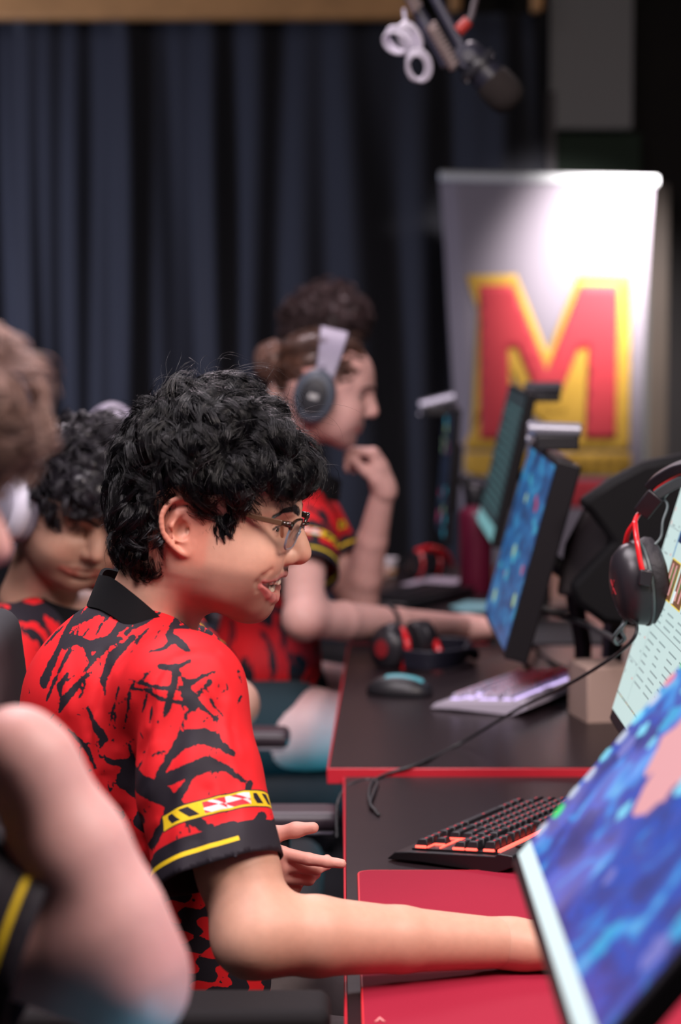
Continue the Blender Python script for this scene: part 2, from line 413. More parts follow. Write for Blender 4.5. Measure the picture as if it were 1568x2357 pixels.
# ---------------------------------------------------------------- desks
M_top = mat('desk_top_black', (.016, .010, .012), .33, spec=.22, noise=(40, .15), bump=(300, .08, .0005))
M_edge = mat('desk_edge_red', (.50, .02, .035), .35)
DZ = .74
def desk(name, poly, z, label, group='black desks with red edges set end to end'):
    xs_ = [p[0] for p in poly]; ys_ = [p[1] for p in poly]; c = (sum(xs_) / 4, sum(ys_) / 4)
    t = empty(name, (c[0], c[1], 0), label, 'desk', group)
    def inset(d): return [(p[0] + (d if p[0] < c[0] else -d), p[1] + (d if p[1] < c[1] else -d)) for p in poly]
    MB().prism(inset(.004), (0, 0, z), (1, 0, 0), (0, 1, 0), .022).build('table_top', M_top, t)
    e = MB(); o_ = poly; i_ = inset(.0035); n = 4
    vs = [(p[0], p[1], z - .001) for p in o_] + [(p[0], p[1], z - .001) for p in i_] + [(p[0], p[1], z - .027) for p in o_] + [(p[0], p[1], z - .027) for p in i_]
    fs = []
    for k in range(4):
        j = (k + 1) % 4; fs += [(k, j, 4 + j, 4 + k), (8 + k, 12 + k, 12 + j, 8 + j), (k, 8 + k, 8 + j, j), (4 + k, 4 + j, 12 + j, 12 + k)]
    e.add(vs, fs).build('edge_band', M_edge, t, bevel=.0015)
    for p in inset(.07):
        MB().box((p[0], p[1], (z - .027) / 2), (.05, .05, z - .027)).build('leg', M_blk, t, bevel=.004)
    return t
E1 = .004
desk('desk', [(E1, 2.20), (E1 + .78, 2.20), (E1 + .80, 3.855), (E1, 3.855)], DZ, 'black desk with red edge holding the red-lit keyboard and red mat')
desk('desk', [(-.022, 3.865), (.80, 3.865), (.84, 5.30), (.016, 5.30)], DZ + .012, 'black desk with red edge carrying the white glowing keyboard')
desk('desk', [(.02, 5.31), (.86, 5.31), (.90, 6.90), (.055, 6.90)], DZ + .012, 'farthest black desk, with the maroon bottle on it')
desk('desk', [(E1 + .02, .55), (E1 + .80, .55), (E1 + .80, 2.19), (E1 + .02, 2.19)], DZ - .012, 'nearest black desk, under the large blue-lit screen')
desk('desk', [(.86, 2.2), (1.66, 2.2), (1.7, 4.2), (.90, 4.2)], DZ, 'black desk of the opposite row behind the white web page screen')
desk('desk', [(.92, 4.22), (1.72, 4.22), (1.76, 6.2), (.96, 6.2)], DZ, 'black desk of the opposite row in front of the banner')
# ---------------------------------------------------------------- mats on the desks
M_pad = mat('red_mat_cloth', (.27, .010, .030), .8, spec=.2, noise=(500, .12))
def pad(name, x0, x1, y0, y1, z, m, label, edge=None, rot=0):
    t = empty(name, ((x0 + x1) / 2, (y0 + y1) / 2, z), label, 'mouse pad', rz=0)
    r = .018; pl = []
    for cx, cy, a0 in ((x1 - r, y1 - r, 0), (x0 + r, y1 - r, 90), (x0 + r, y0 + r, 180), (x1 - r, y0 + r, 270)):
        for k in range(7): a = math.radians(a0 + 15 * k); pl.append((cx + r * math.cos(a), cy + r * math.sin(a)))
    MB().prism(pl, (0, 0, z + .0035), (1, 0, 0), (0, 1, 0), .0032).build('cloth', m, t, smooth=0)
    MB().tube([(p[0], p[1], z + .002) for p in pl], .0018, 6, closed=True).build('stitched_edge', edge or m, t)
    return t
p1 = pad('mouse_pad', .024, .60, 2.24, 3.19, DZ, M_pad, 'large dark red desk mat under the outstretched forearm', mat('mat_stitch', (.55, .02, .03), .6))
a = PZ(862, 2352, DZ + .004)
MB().prism([(0, 0), (.006, .018), (.012, 0), (.008, .002), (.006, .009), (.004, .002)], (a.x, a.y, DZ + .0045), (1, 0, 0), (0, 1, 0), .0006).build('mark', mat('mat_mark', (.6, .2, .2), .6), p1, smooth=0)

# ---------------------------------------------------------------- keyboards
M_key = mat('keycap_black', (.012, .011, .014), .42); M_leg = glow('legend_red', (1, .03, .06), 1.1); M_redl = glow('key_light_red', (1, .075, .05), 4.0)
M_kb = mat('keyboard_case_black', (.008, .007, .009), .4)
ROWS = [  # (row offset across, list of (start, width) along) counted in key units from the near end (arrow side)
    (0.0, [(0, 1), (1, 1), (2, 1), (3.25, 1.25), (4.5, 1.25), (5.75, 1), (6.75, 6.25), (13, 1.25), (14.25, 1.25), (15.5, 1.25)]),
    (1.0, [(1, 1), (3.25, 2.75)] + [(6 + k, 1) for k in range(10)] + [(16, 2.25)][:1]),
    (2.0, [(3.25, 2.25)] + [(5.5 + k, 1) for k in range(11)] + [(16.5, 1.75)]),
    (3.0, [(0, 1), (1, 1), (2, 1), (3.25, 1.5)] + [(4.75 + k, 1) for k in range(12)] + [(16.75, 1.5)]),
    (4.0, [(0, 1), (1, 1), (2, 1), (3.25, 2)] + [(5.25 + k, 1) for k in range(13)]),
    (5.35, [(0, 1), (1, 1), (2, 1)] + [(3.25 + k, 1) for k in range(4)] + [(7.75 + k, 1) for k in range(4)] + [(12.25 + k, 1) for k in range(4)] + [(17.2, 1)])]
def keyboard(org, deg, z, label, cap_m, leg_m, light_m, case_m, unit=.0192, group=None, wrist=True):
    """org: near corner on the user's side; +u runs away along the keys, +w across to the back"""
    t = empty('keyboard', (org[0], org[1], z), label, 'keyboard', group)
    R = Matrix.Rotation(math.radians(deg), 3, 'Z'); u = R @ Vector((0, 1, 0)); w = R @ Vector((1, 0, 0)); O = Vector((org[0], org[1], z))
    tilt = .06; L = unit * 18.6; D = unit * 6.7
    def pt(a, b, h=0): return O + u * a + w * b + Vector((0, 0, .017 + b * tilt + h))
    m0 = .035; m1 = .026
    case = MB()  # sloped case, wider at its foot, with a raised rear bar
    prof = [(-m0, -.012), (-m0 + .012, -.002), (0, 0), (D, 0), (D + .004, .004), (D + m1, .002), (D + m1 + .004, -.012), (D, -.024), (.02, -.014)]
    ends = [-.016, L + .016]; n = len(prof); vs = []
    for e in ends:
        for b, h in prof: vs.append(pt(e, b, h))
    case.add(vs, [tuple(range(n)), tuple(range(2 * n - 1, n - 1, -1))] + [(k, n + k, n + (k + 1) % n, (k + 1) % n) for k in range(n)])
    co_ = case.build('case', case_m, t, bevel=.0015)
    def bar(a0, a1, b0, b1, h0, h1, nm, m):
        MB().add([pt(a, b, h) for h in (h0, h1) for b in (b0, b1) for a in (a0, a1)], [(0, 2, 3, 1), (4, 5, 7, 6), (0, 1, 5, 4), (2, 6, 7, 3), (0, 4, 6, 2), (1, 3, 7, 5)]).build(nm, m, t, smooth=0)
    bar(-.004, L + .004, -.002, D + .001, .0003, .0028, 'light_plate', case_m)
    bar(-.002, L + .002, D - .0022, D + .0018, .0024, .0062, 'light_strip', light_m)
    for b_, w_ in ((0, 1), (3, 1), (4, 1), (5.35, 1)): bar(-.0015, .0030, (b_ + .10) * unit, (b_ + .90) * unit, .0024, .0058, 'light_strip', light_m)
    bar(unit * 1.0, unit * 1.05, unit * 1.1, unit * 1.9, .0024, .0058, 'light_strip', light_m); bar(unit * 3.18, unit * 3.25, unit * .1, unit * 2.8, .0024, .0056, 'light_strip', light_m)
    for b_ in (1, 2, 3, 4): bar(unit * .1, L - .004, b_ * unit - .0012, b_ * unit + .0006, .0024, .0046, 'light_strip', light_m)
    for k in range(5): bar(.03 + k * .012, .04 + k * .012, D + .009, D + .018, .0040, .0062, 'media_key', cap_m)
    bar(.11, .15, D + .009, D + .02, .0040, .0075, 'media_key', cap_m)
    hgt = [.0135, .0122, .0118, .0124, .0138, .0150]; n = 0
    base = {}
    for r, (off, keys) in enumerate(ROWS):
        for (s0, wd) in keys:
            key = (round(wd, 2), r)
            if key not in base:
                k = MB(); a0, a1 = .0006, wd * unit - .0006; b0, b1 = .0006, unit - .0006; tp = .0030; h = hgt[r]
                q = lambda a, b, hh: u * a + w * b + Vector((0, 0, hh + b * tilt))
                k.add([q(a0, b0, .004), q(a1, b0, .004), q(a1, b1, .004), q(a0, b1, .004), q(a0 + tp, b0 + tp, h), q(a1 - tp, b0 + tp, h + .0), q(a1 - tp, b1 - tp * .6, h + .0012), q(a0 + tp, b1 - tp * .6, h + .0012)],
                      [(3, 2, 1, 0), (4, 5, 6, 7), (0, 1, 5, 4), (1, 2, 6, 5), (2, 3, 7, 6), (3, 0, 4, 7)])
                g = MB(); mid = (a0 + a1) / 2
                g.add([q(mid - .0026, unit * .60, h + .0013), q(mid + .0026, unit * .60, h + .0013), q(mid + .0026, unit * .77, h + .0015), q(mid - .0026, unit * .77, h + .0015)], [(0, 1, 2, 3)])
                ko = k.build('key', cap_m, None, smooth=30, bevel=.0012); go = g.build('legend', leg_m, None, smooth=0); base[key] = (ko, go)
            else:
                k0, g0 = base[key]; ko = k0.copy(); go = g0.copy(); COL.objects.link(ko); COL.objects.link(go)
            p_ = pt(s0 * unit, off * unit); ko.location = p_ - O - Vector((0, 0, 0)); ko.parent = t; ko.matrix_parent_inverse = Matrix()
            go.parent = ko; go.location = (0, 0, 0); go.matrix_parent_inverse = Matrix(); n += 1
    return t
a = PZ(948, 1950, DZ + .02)
kb1 = keyboard((a.x + .004, a.y), -29, DZ, 'black mechanical keyboard glowing red beneath its keys, in front of the forearm', M_key, M_leg, M_redl, M_kb)
M_keyw = mat('keycap_white', (.36, .32, .42), .4); M_wl = glow('key_light_lilac', (.72, .55, 1.0), 1.6); M_kw = mat('keyboard_case_silver', (.42, .38, .46), .35)
a = PZ(1022, 1612, DZ + .03)
kb2 = keyboard((a.x + .012, a.y), -26, DZ + .012, 'white keyboard with lilac backlight on the middle desk', M_keyw, M_leg, M_wl, M_kw)
# ---------------------------------------------------------------- mouse with cyan light
def mouse(x, y, z, deg, label, m, lit):
    t = empty('computer_mouse', (x, y, z), label, 'mouse'); f = Field((-.08, -.05, -.01), (.08, .05, .06), .002)
    f.ell((0, 0, .006), (.063, .034, .034)); f.ell((.028, 0, .006), (.036, .031, .024), k=.012); f.boxr((0, 0, -.02), (.1, .1, .021), op='s', k=.004)
    V, Q = f.polygonize(); M = Matrix.Translation((x, y, z)) @ Matrix.Rotation(math.radians(deg), 4, 'Z')
    np_mesh('shell', xf(M, V), Q, m, t)
    f2 = Field((-.08, -.05, .0), (.08, .05, .06), .0015); f2.ell((0, 0, .006), (.0638, .0348, .0348)); f2.ell((.028, 0, .006), (.0368, .0318, .0248), k=.012)
    f2._op((-.08, -.05, -.01), (.08, .05, .06), lambda g: -sd_box(g, (.012, -.006, .03), (.038, .0095, .04), None, .004), .003, 's')
    V, Q = f2.polygonize(); np_mesh('light_panel', xf(M, V), Q, lit, t)
    MB().cyl(M @ Vector((.040, -.003, .028)), M @ Vector((.040, .003, .028)), .008).build('scroll_wheel', M_grey, t)
    return t
c_ = PZ(918, 1592, DZ + .02)
mouse(c_.x, c_.y + .01, DZ + .012, -12, 'dark mouse with a cyan-lit back on the middle desk', M_blk, glow('mouse_cyan', (.10, .62, .75), .55))
M_hous = mat('monitor_housing_black', (.009, .008, .010), .42, spec=.3)
# ---------------------------------------------------------------- monitors
def monitor(X, Y0, Y1, Z0, H, tilt, label, scr, group='monitors facing the seated players', th=.024, face=-1, base_z=None, bez=.009, neck_z=None):
    """screen faces -x (face=-1); Y0..Y1 width; Z0 lower edge; tilt leans the top away"""
    t = empty('monitor', (X, (Y0 + Y1) / 2, Z0), label, 'monitor', group)
    ta = math.radians(tilt); up = Vector((-face * math.sin(ta), 0, math.cos(ta))); nr = Vector((face * math.cos(ta), 0, math.sin(ta)))
    O = Vector((X, Y0, Z0)); yv = Vector((0, 1, 0)); Wd = Y1 - Y0
    def pt(a, b, d): return O + yv * a + up * b + nr * d
    def bx(a0, a1, b0, b1, d0, d1, nm, m, par=t, **k):
        return MB().add([pt(a, b, d) for d in (d0, d1) for b in (b0, b1) for a in (a0, a1)], [(0, 2, 3, 1), (4, 5, 7, 6), (0, 1, 5, 4), (2, 6, 7, 3), (0, 4, 6, 2), (1, 3, 7, 5)]).build(nm, m, par, smooth=0, **k)
    bx(0, Wd, 0, H, -th, -.0008, 'housing', M_hous, bevel=.004)
    bx(Wd * .3, Wd * .7, H * .22, H * .72, -th - .02, -th + .002, 'rear_cover', M_blk, bevel=.006)
    s = scr(pt, Wd, H, bez, t)
    bz_ = base_z if base_z is not None else DZ
    m = pt(Wd / 2, H * .45, -th - .03); f_ = Vector((m.x - face * .06, m.y, bz_ + .012))
    MB().tube([m, m + Vector((-face * .035, 0, -.03)), Vector((f_.x, f_.y, f_.z + .08)), f_], .017, 12).build('stand_neck', M_blk, t)
    MB().cyl((f_.x, f_.y, bz_ + .0005), (f_.x, f_.y, bz_ + .014), .10, .095, 40).build('stand_base', M_blk, t, bevel=.002)
    return t, pt
# (1) nearest screen: blue game picture
def scr_game(pt, Wd, H, bez, t):
    def bld(nt, g):
        v = g.outputs['Object']
        c1 = ramp(nt, noise_f(nt, v, 16, 4, .6), [(.32, (.006, .006, .03)), (.43, (.03, .03, .15)), (.49, (.004, .08, .50)), (.55, (.05, .06, .30)), (.62, (.01, .30, .80)), (.74, (.2, .75, 1.0))])
        c2 = ramp(nt, noise_f(nt, v, 7, 3, .4), [(.38, (.0, .05, .35)), (.52, (.05, .06, .35)), (.62, (.18, .18, .62))])
        mx = nt.nodes.new('ShaderNodeMix'); mx.data_type = 'RGBA'; mx.inputs[0].default_value = .48; nt.links.new(c1, mx.inputs[6]); nt.links.new(c2, mx.inputs[7]); return mx.outputs[2]
    ms = [emis_mat('screen_game_blue', bld, 1.25), glow('screen_page_white', (.80, .97, 1.0), 1.0), glow('screen_pink', (.95, .42, .45), .85), glow('screen_cyan', (.2, .75, 1), .95),
          glow('screen_green', (.02, .8, .15), 1.1), glow('screen_grey', (.50, .56, .70), 1.1), glow('screen_violet', (.16, .18, .62), .9), glow('screen_rose', (.9, .18, .3), .9), glow('screen_teal', (.0, .35, .7), 1.0)]
    mb = MB(); d = .0004
    mb.add([pt(a, b, d) for a, b in ((bez, .012), (Wd - bez, .012), (Wd - bez, H - bez), (bez, H - bez))], [(0, 1, 2, 3)])
    mb.mi(1).add([pt(a, b, d + .0003) for a, b in ((bez, .012), (Wd - bez, .012), (Wd - bez, .029), (bez, .029))], [(0, 1, 2, 3)])
    rg = np.random.default_rng(5)
    def blob(cx, cy, r, mi, dd, jag=.3):
        n = 22; vs = [pt(cx + r * (1 + jag * rg.uniform(-1, 1)) * math.cos(q) * 1.2, cy + r * (1 + jag * rg.uniform(-1, 1)) * math.sin(q), d + dd) for q in np.linspace(0, 2 * math.pi, n, endpoint=False)]
        mb.mi(mi).add([pt(cx, cy, d + dd)] + vs, [(0, k + 1, (k + 1) % n + 1) for k in range(n)])
    for k in range(26):
        a_, b_ = rg.uniform(.03, Wd - .03), rg.uniform(.05, H - .03); blob(a_, b_, rg.uniform(.006, .017), int(rg.choice([3, 6, 6, 8, 8, 3])), .0005 + k * 1e-5)
    e = Wd - .020   # far side of the screen carries a column of small icons
    for k, mi in enumerate((5, 4, 5, 5, 3, 5, 3, 5, 7, 4, 5, 3, 7, 5)):
        blob(e - .004 * (k % 2), .045 + k * .0225, .0085, mi, .001, .15)
    blob(Wd * .66, H * .56, .046, 2, .0011, .2); blob(Wd * .58, H * .47, .036, 2, .0012, .3); blob(Wd * .71, H * .70, .028, 2, .0013, .3)
    return mb.build('screen', ms, t, smooth=0)
monitor(.1565, 1.58, 2.20, .986, .36, 40, 'nearest monitor, out of focus, showing a blue and violet game picture', scr_game, base_z=DZ - .012)
# (2) monitor with a white web page
def scr_page(pt, Wd, H, bez, t):
    cols = [('page_white', (.70, .90, .88), .82), ('page_line', (.42, .55, .56), .6), ('text_grey', (.38, .52, .53), .65), ('tile_navy', (.01, .03, .12), .7), ('tile_yellow', (.95, .72, .10), .9),
            ('tile_brown', (.22, .09, .03), .8), ('tile_pink', (.85, .40, .38), .85), ('tile_blue', (.01, .22, .55), .9), ('tile_green', (.10, .38, .10), .7), ('tile_white', (.9, .95, 1), 1.0), ('task_dark', (.02, .02, .03), .5), ('task_orange', (.9, .25, .03), .8)]
    ms = [glow(*c) for c in cols]; mb = MB(); d = .0004
    def r(a0, a1, b0, b1, mi, dd=0):  # a measured from the far (left for the user) side
        mb.mi(mi).add([pt(Wd - a, b, d + dd) for a, b in ((a1, b0), (a0, b0), (a0, b1), (a1, b1))], [(0, 1, 2, 3)])
    r(bez, Wd - bez, .018, H - bez, 0)
    r(bez, Wd - bez, .044, .0455, 10, .0003); [r(.02 + k * .018, .026 + k * .018, .044, .0455, (8, 11, 4, 5)[k % 4], .0005) for k in range(12)]
    r(.118, .1195, .046, H - bez, 1, .0003); r(.122, Wd - bez, .165, .1665, 1, .0003)
    rg = np.random.default_rng(2)
    for k in range(13):
        b = .075 + k * .0205; r(.018, .024, b, b + .006, int(rg.choice([2, 1, 6, 1])), .0003); r(.095, .104, b + .002, b + .005, 2 if k % 3 else 6, .0003)
        if k % 2: r(.035, .035 + rg.uniform(.02, .045), b, b + .0022, 1, .0003)
    for k in range(4): r(.014, .110, .10 + k * .066, .1010 + k * .066, 1, .0003)
    x = .128
    for c in range(4):     # cards: picture with yellow rim, then rows of text dashes
        w_ = .085
        for (b0, b1) in ((.205, .262), (.285, .343)):
            navy = (b0 > .25 and c % 2 == 0) or (c == 2)
            r(x, x + w_, b0, b1, 3 if navy else 4, .0003)
            if navy:
                for q in range(3): r(x + .01, x + .07 - .01 * q, b1 - .014 - q * .012, b1 - .008 - q * .012, 9 if q < 2 else 7, .0006)
                r(x + .04, x + .048, b0 + .004, b0 + .02, 6, .0006)
            else:
                r(x + .002, x + w_ - .002, b0 + .002, b1 - .002, 5, .0006)
                for q in (.018, .050): r(x + q, x + q + .011, b0 + .008, b1 - .006, 6, .0008); r(x + q + .013, x + q + .02, b0 + .02, b1 - .01, 8, .0008)
                r(x + .004, x + .016, b0 + .003, b0 + .02, 9, .0009)
        for q in range(3):
            r(x, x + rg.uniform(.045, .08), .1912 - q * .0095, .194 - q * .0095, 2, .0003)
            for s in range(6): r(x + .01 + s * .011, x + .012 + s * .011, .1895 - q * .0095, .1945 - q * .0095, 0, .0005)
        for q in range(8): r(x, x + rg.uniform(.03, .078), .1512 - q * .0105, .1535 - q * .0105, 1 if q % 3 else 2, .0003)
        x += .098
    r(.122, .128, .262, .30, 7, .0004)
    return mb.build('screen', ms, t, smooth=0)
monB, ptB = monitor(.392, 2.86, 3.50, .895, .38, 16.7, 'monitor showing a bright white web page, headset hung over its corner', scr_page, bez=.008)
# (3) middle monitor seen almost edge-on, blue game
def scr_blue(nm, lo, seed, strength):
    def f(pt, Wd, H, bez, t):
        def bld(nt, g):
            v = g.outputs['Object']
            return ramp(nt, noise_f(nt, scale_vec(nt, v, (1, .35, 1)), 22 + seed, 4, .3), lo)
        m = emis_mat(nm, bld, strength); ms = [m, glow(nm + '_cyan', (.05, .55, .75), .6), glow(nm + '_rose', (.7, .07, .2), .5), glow(nm + '_lime', (.5, .75, .4), .6)]
        mb = MB(); mb.add([pt(a, b, .0004) for a, b in ((bez, bez), (Wd - bez, bez), (Wd - bez, H - bez), (bez, H - bez))], [(0, 1, 2, 3)])
        rg = np.random.default_rng(seed)
        for k in range(16):
            a_, b_ = rg.uniform(.04, Wd - .08), rg.uniform(.03, H - .05); q = rg.uniform(.006, .016)
            mb.mi(int(rg.choice([1, 1, 2, 3]))).add([pt(a_ + q * 2 * math.cos(s), b_ + q * math.sin(s), .0009) for s in np.linspace(0, 6.28, 9)[:8]], [tuple(range(8))])
        return mb.build('screen', ms, t, smooth=0)
    return f
monitor(.294, 4.33, 4.95, .862, .372, 15, 'middle monitor seen almost edge-on with a blue game picture', scr_blue('screen_mid', [(.3, (.01, .03, .10)), (.5, (.015, .12, .34)), (.62, (.03, .24, .5)), (.75, (.02, .4, .6))], 3, .8), th=.045, bez=.012, base_z=DZ + .012)
def scr_dim(pt, Wd, H, bez, t):
    ms = [glow('screen_dim', (.02, .045, .055), .6), glow('screen_dim_edge', (.3, .7, .75), .5), glow('screen_dim_text', (.06, .16, .17), .7)]
    mb = MB(); mb.add([pt(a, b, .0004) for a, b in ((bez, bez), (Wd - bez, bez), (Wd - bez, H - bez), (bez, H - bez))], [(0, 1, 2, 3)])
    mb.mi(1).add([pt(a, b, .0008) for a, b in ((bez, bez), (Wd - bez, bez), (Wd - bez, .045), (bez, .045))], [(0, 1, 2, 3)])
    for k in range(14): mb.mi(2).add([pt(a, b, .0008) for a, b in ((.05, .07 + k * .019), (Wd - .05 - (k % 3) * .05, .07 + k * .019), (Wd - .05 - (k % 3) * .05, .077 + k * .019), (.05, .077 + k * .019))], [(0, 1, 2, 3)])
    return mb.build('screen', ms, t, smooth=0)
monitor(.352, 5.62, 6.24, .935, .37, 13, 'dim monitor partly hidden behind the middle monitor, pale strip at its foot', scr_dim, base_z=DZ + .012)
monitor(.300, 7.0, 7.56, .80, .40, 4, 'dark monitor seen edge-on at the far end of the row', scr_blue('screen_far', [(.3, (.004, .006, .012)), (.6, (.01, .02, .05)), (.8, (.05, .05, .09))], 9, .5), base_z=.44)
tag(MB().box((.42, 7.30, .22), (.5, .8, .44)).build('side_cabinet', M_blk, bevel=.01), 'low black cabinet under the farthest monitor', 'cabinet')
# cylindrical bars clipped on top of three monitors
M_lb = mat('bar_alu', (.42, .42, .50), .35, .6); M_lbd = mat('bar_dark', (.05, .05, .065), .4, .3)
def lightbar(p, q, r, label, m, drop):
    c = (p + q) / 2; t = empty('monitor_light_bar', c, label, 'light bar', 'cylindrical bars on the monitor tops')
    MB().cyl(p, q, r, n=24).build('tube', m, t, bevel=.003)
    d = (q - p).normalized()
    MB().box(c + Vector((0, 0, -r - drop / 2 + .004)) + d * .005, ((q - p).length * .8, .045, drop)).build('clamp', M_blk, t, bevel=.004)
    MB().cyl(p - d * .002 + Vector((0, -.004, -r * 1.4)), p + d * .003 + Vector((0, -.004, -r * 1.4)), .006).build('knob', M_lb, t)
lightbar(P(1214, 986, 4.62), P(1338, 990, 4.62), .0135, 'grey metal light bar on top of the middle monitor', M_lb, .03)
lightbar(P(1208, 894, 5.9), P(1293, 893, 5.9), .0155, 'dark light bar above the dim monitor', M_lbd, .022)
lightbar(P(966, 935, 7.2), P(1048, 914, 7.2), .0165, 'pale light bar at the far left monitor top', M_lb, .03)

# ---------------------------------------------------------------- back of an opposite monitor and its arm
t = empty('monitor', (.95, 4.3, .9), 'black monitor of the opposite row seen from behind', 'monitor')
a, b, c, d = P(1318, 1150, 4.3), P(1455, 1058, 4.3), P(1640, 1020, 4.3), P(1640, 1400, 4.3)
outl = [P(1322, 1150, 4.3), P(1400, 1095, 4.3), P(1470, 1058, 4.3), P(1560, 1040, 4.3), P(1720, 1030, 4.3), P(1740, 1390, 4.3), P(1500, 1440, 4.3), P(1380, 1425, 4.3), P(1318, 1380, 4.3), P(1305, 1340, 4.3), P(1400, 1240, 4.3), P(1345, 1170, 4.3)]
M_sb = mat('shell_black', (.004, .004, .005), .6, spec=.2)
MB().prism([(p.x, p.z) for p in outl], (0, 4.28, 0), (1, 0, 0), (0, 0, 1), -.05).build('housing', M_sb, t, bevel=.012)
tri = [P(1345, 1165, 4.42), P(1480, 1085, 4.42), P(1430, 1250, 4.42), P(1330, 1370, 4.42), P(1280, 1370, 4.42), P(1300, 1250, 4.42)]
MB().prism([(p.x, p.z) for p in tri], (0, 4.42, 0), (1, 0, 0), (0, 0, 1), -.02).build('rear_plate', mat('plate_dark', (.035, .03, .034), .5), t, bevel=.01)
for q in ((1352, 1346), (1356, 1402)):
    p = P(*q, 4.26); MB().cyl(p, p + Vector((0, .02, 0)), .007).build('screw', mat('screw_metal', (.5, .5, .55), .25, 1), t)
p = P(1420, 1400, 4.4); MB().tube([p, (p.x, 4.45, .9), (p.x, 4.5, DZ + .01)], .02, 12).build('stand_neck', M_blk, t)
MB().cyl((p.x, 4.5, DZ + .0005), (p.x, 4.5, DZ + .014), .11).build('stand_base', M_blk, t)

# ---------------------------------------------------------------- people: shared sculpting
def skin_mat(name, rough=.42, sss=.12):
    m = mat(name, (.5, .3, .2), rough, sss=sss, spec=.4); nt, b = nodes_of(m)
    a = nt.nodes.new('ShaderNodeAttribute'); a.attribute_name = 'col'
    tc = nt.nodes.new('ShaderNodeTexCoord'); n = nt.nodes.new('ShaderNodeTexNoise'); n.inputs['Scale'].default_value = 90; n.inputs['Detail'].default_value = 4
    nt.links.new(tc.outputs['Object'], n.inputs['Vector'])
    hs = nt.nodes.new('ShaderNodeHueSaturation'); mr = nt.nodes.new('ShaderNodeMapRange'); mr.inputs[3].default_value = .90; mr.inputs[4].default_value = 1.10
    nt.links.new(n.outputs['Fac'], mr.inputs[0]); nt.links.new(mr.outputs[0], hs.inputs['Value']); nt.links.new(a.outputs['Color'], hs.inputs['Color'])
    nt.links.new(hs.outputs[0], b.inputs['Base Color'])
    n2 = nt.nodes.new('ShaderNodeTexNoise'); n2.inputs['Scale'].default_value = 700; n2.inputs['Detail'].default_value = 2; nt.links.new(tc.outputs['Object'], n2.inputs['Vector'])
    bp = nt.nodes.new('ShaderNodeBump'); bp.inputs['Strength'].default_value = .12; bp.inputs['Distance'].default_value = .0006
    nt.links.new(n2.outputs['Fac'], bp.inputs['Height']); nt.links.new(bp.outputs['Normal'], b.inputs['Normal']); return m
M_skin = skin_mat('skin', .50)
M_teeth = mat('teeth', (.78, .70, .54), .28, spec=.6)
M_gum = mat('mouth_inside', (.10, .015, .015), .5)
M_eyew = mat('eye_white', (.62, .58, .56), .2); M_iris = mat('iris_dark', (.03, .012, .006), .15)

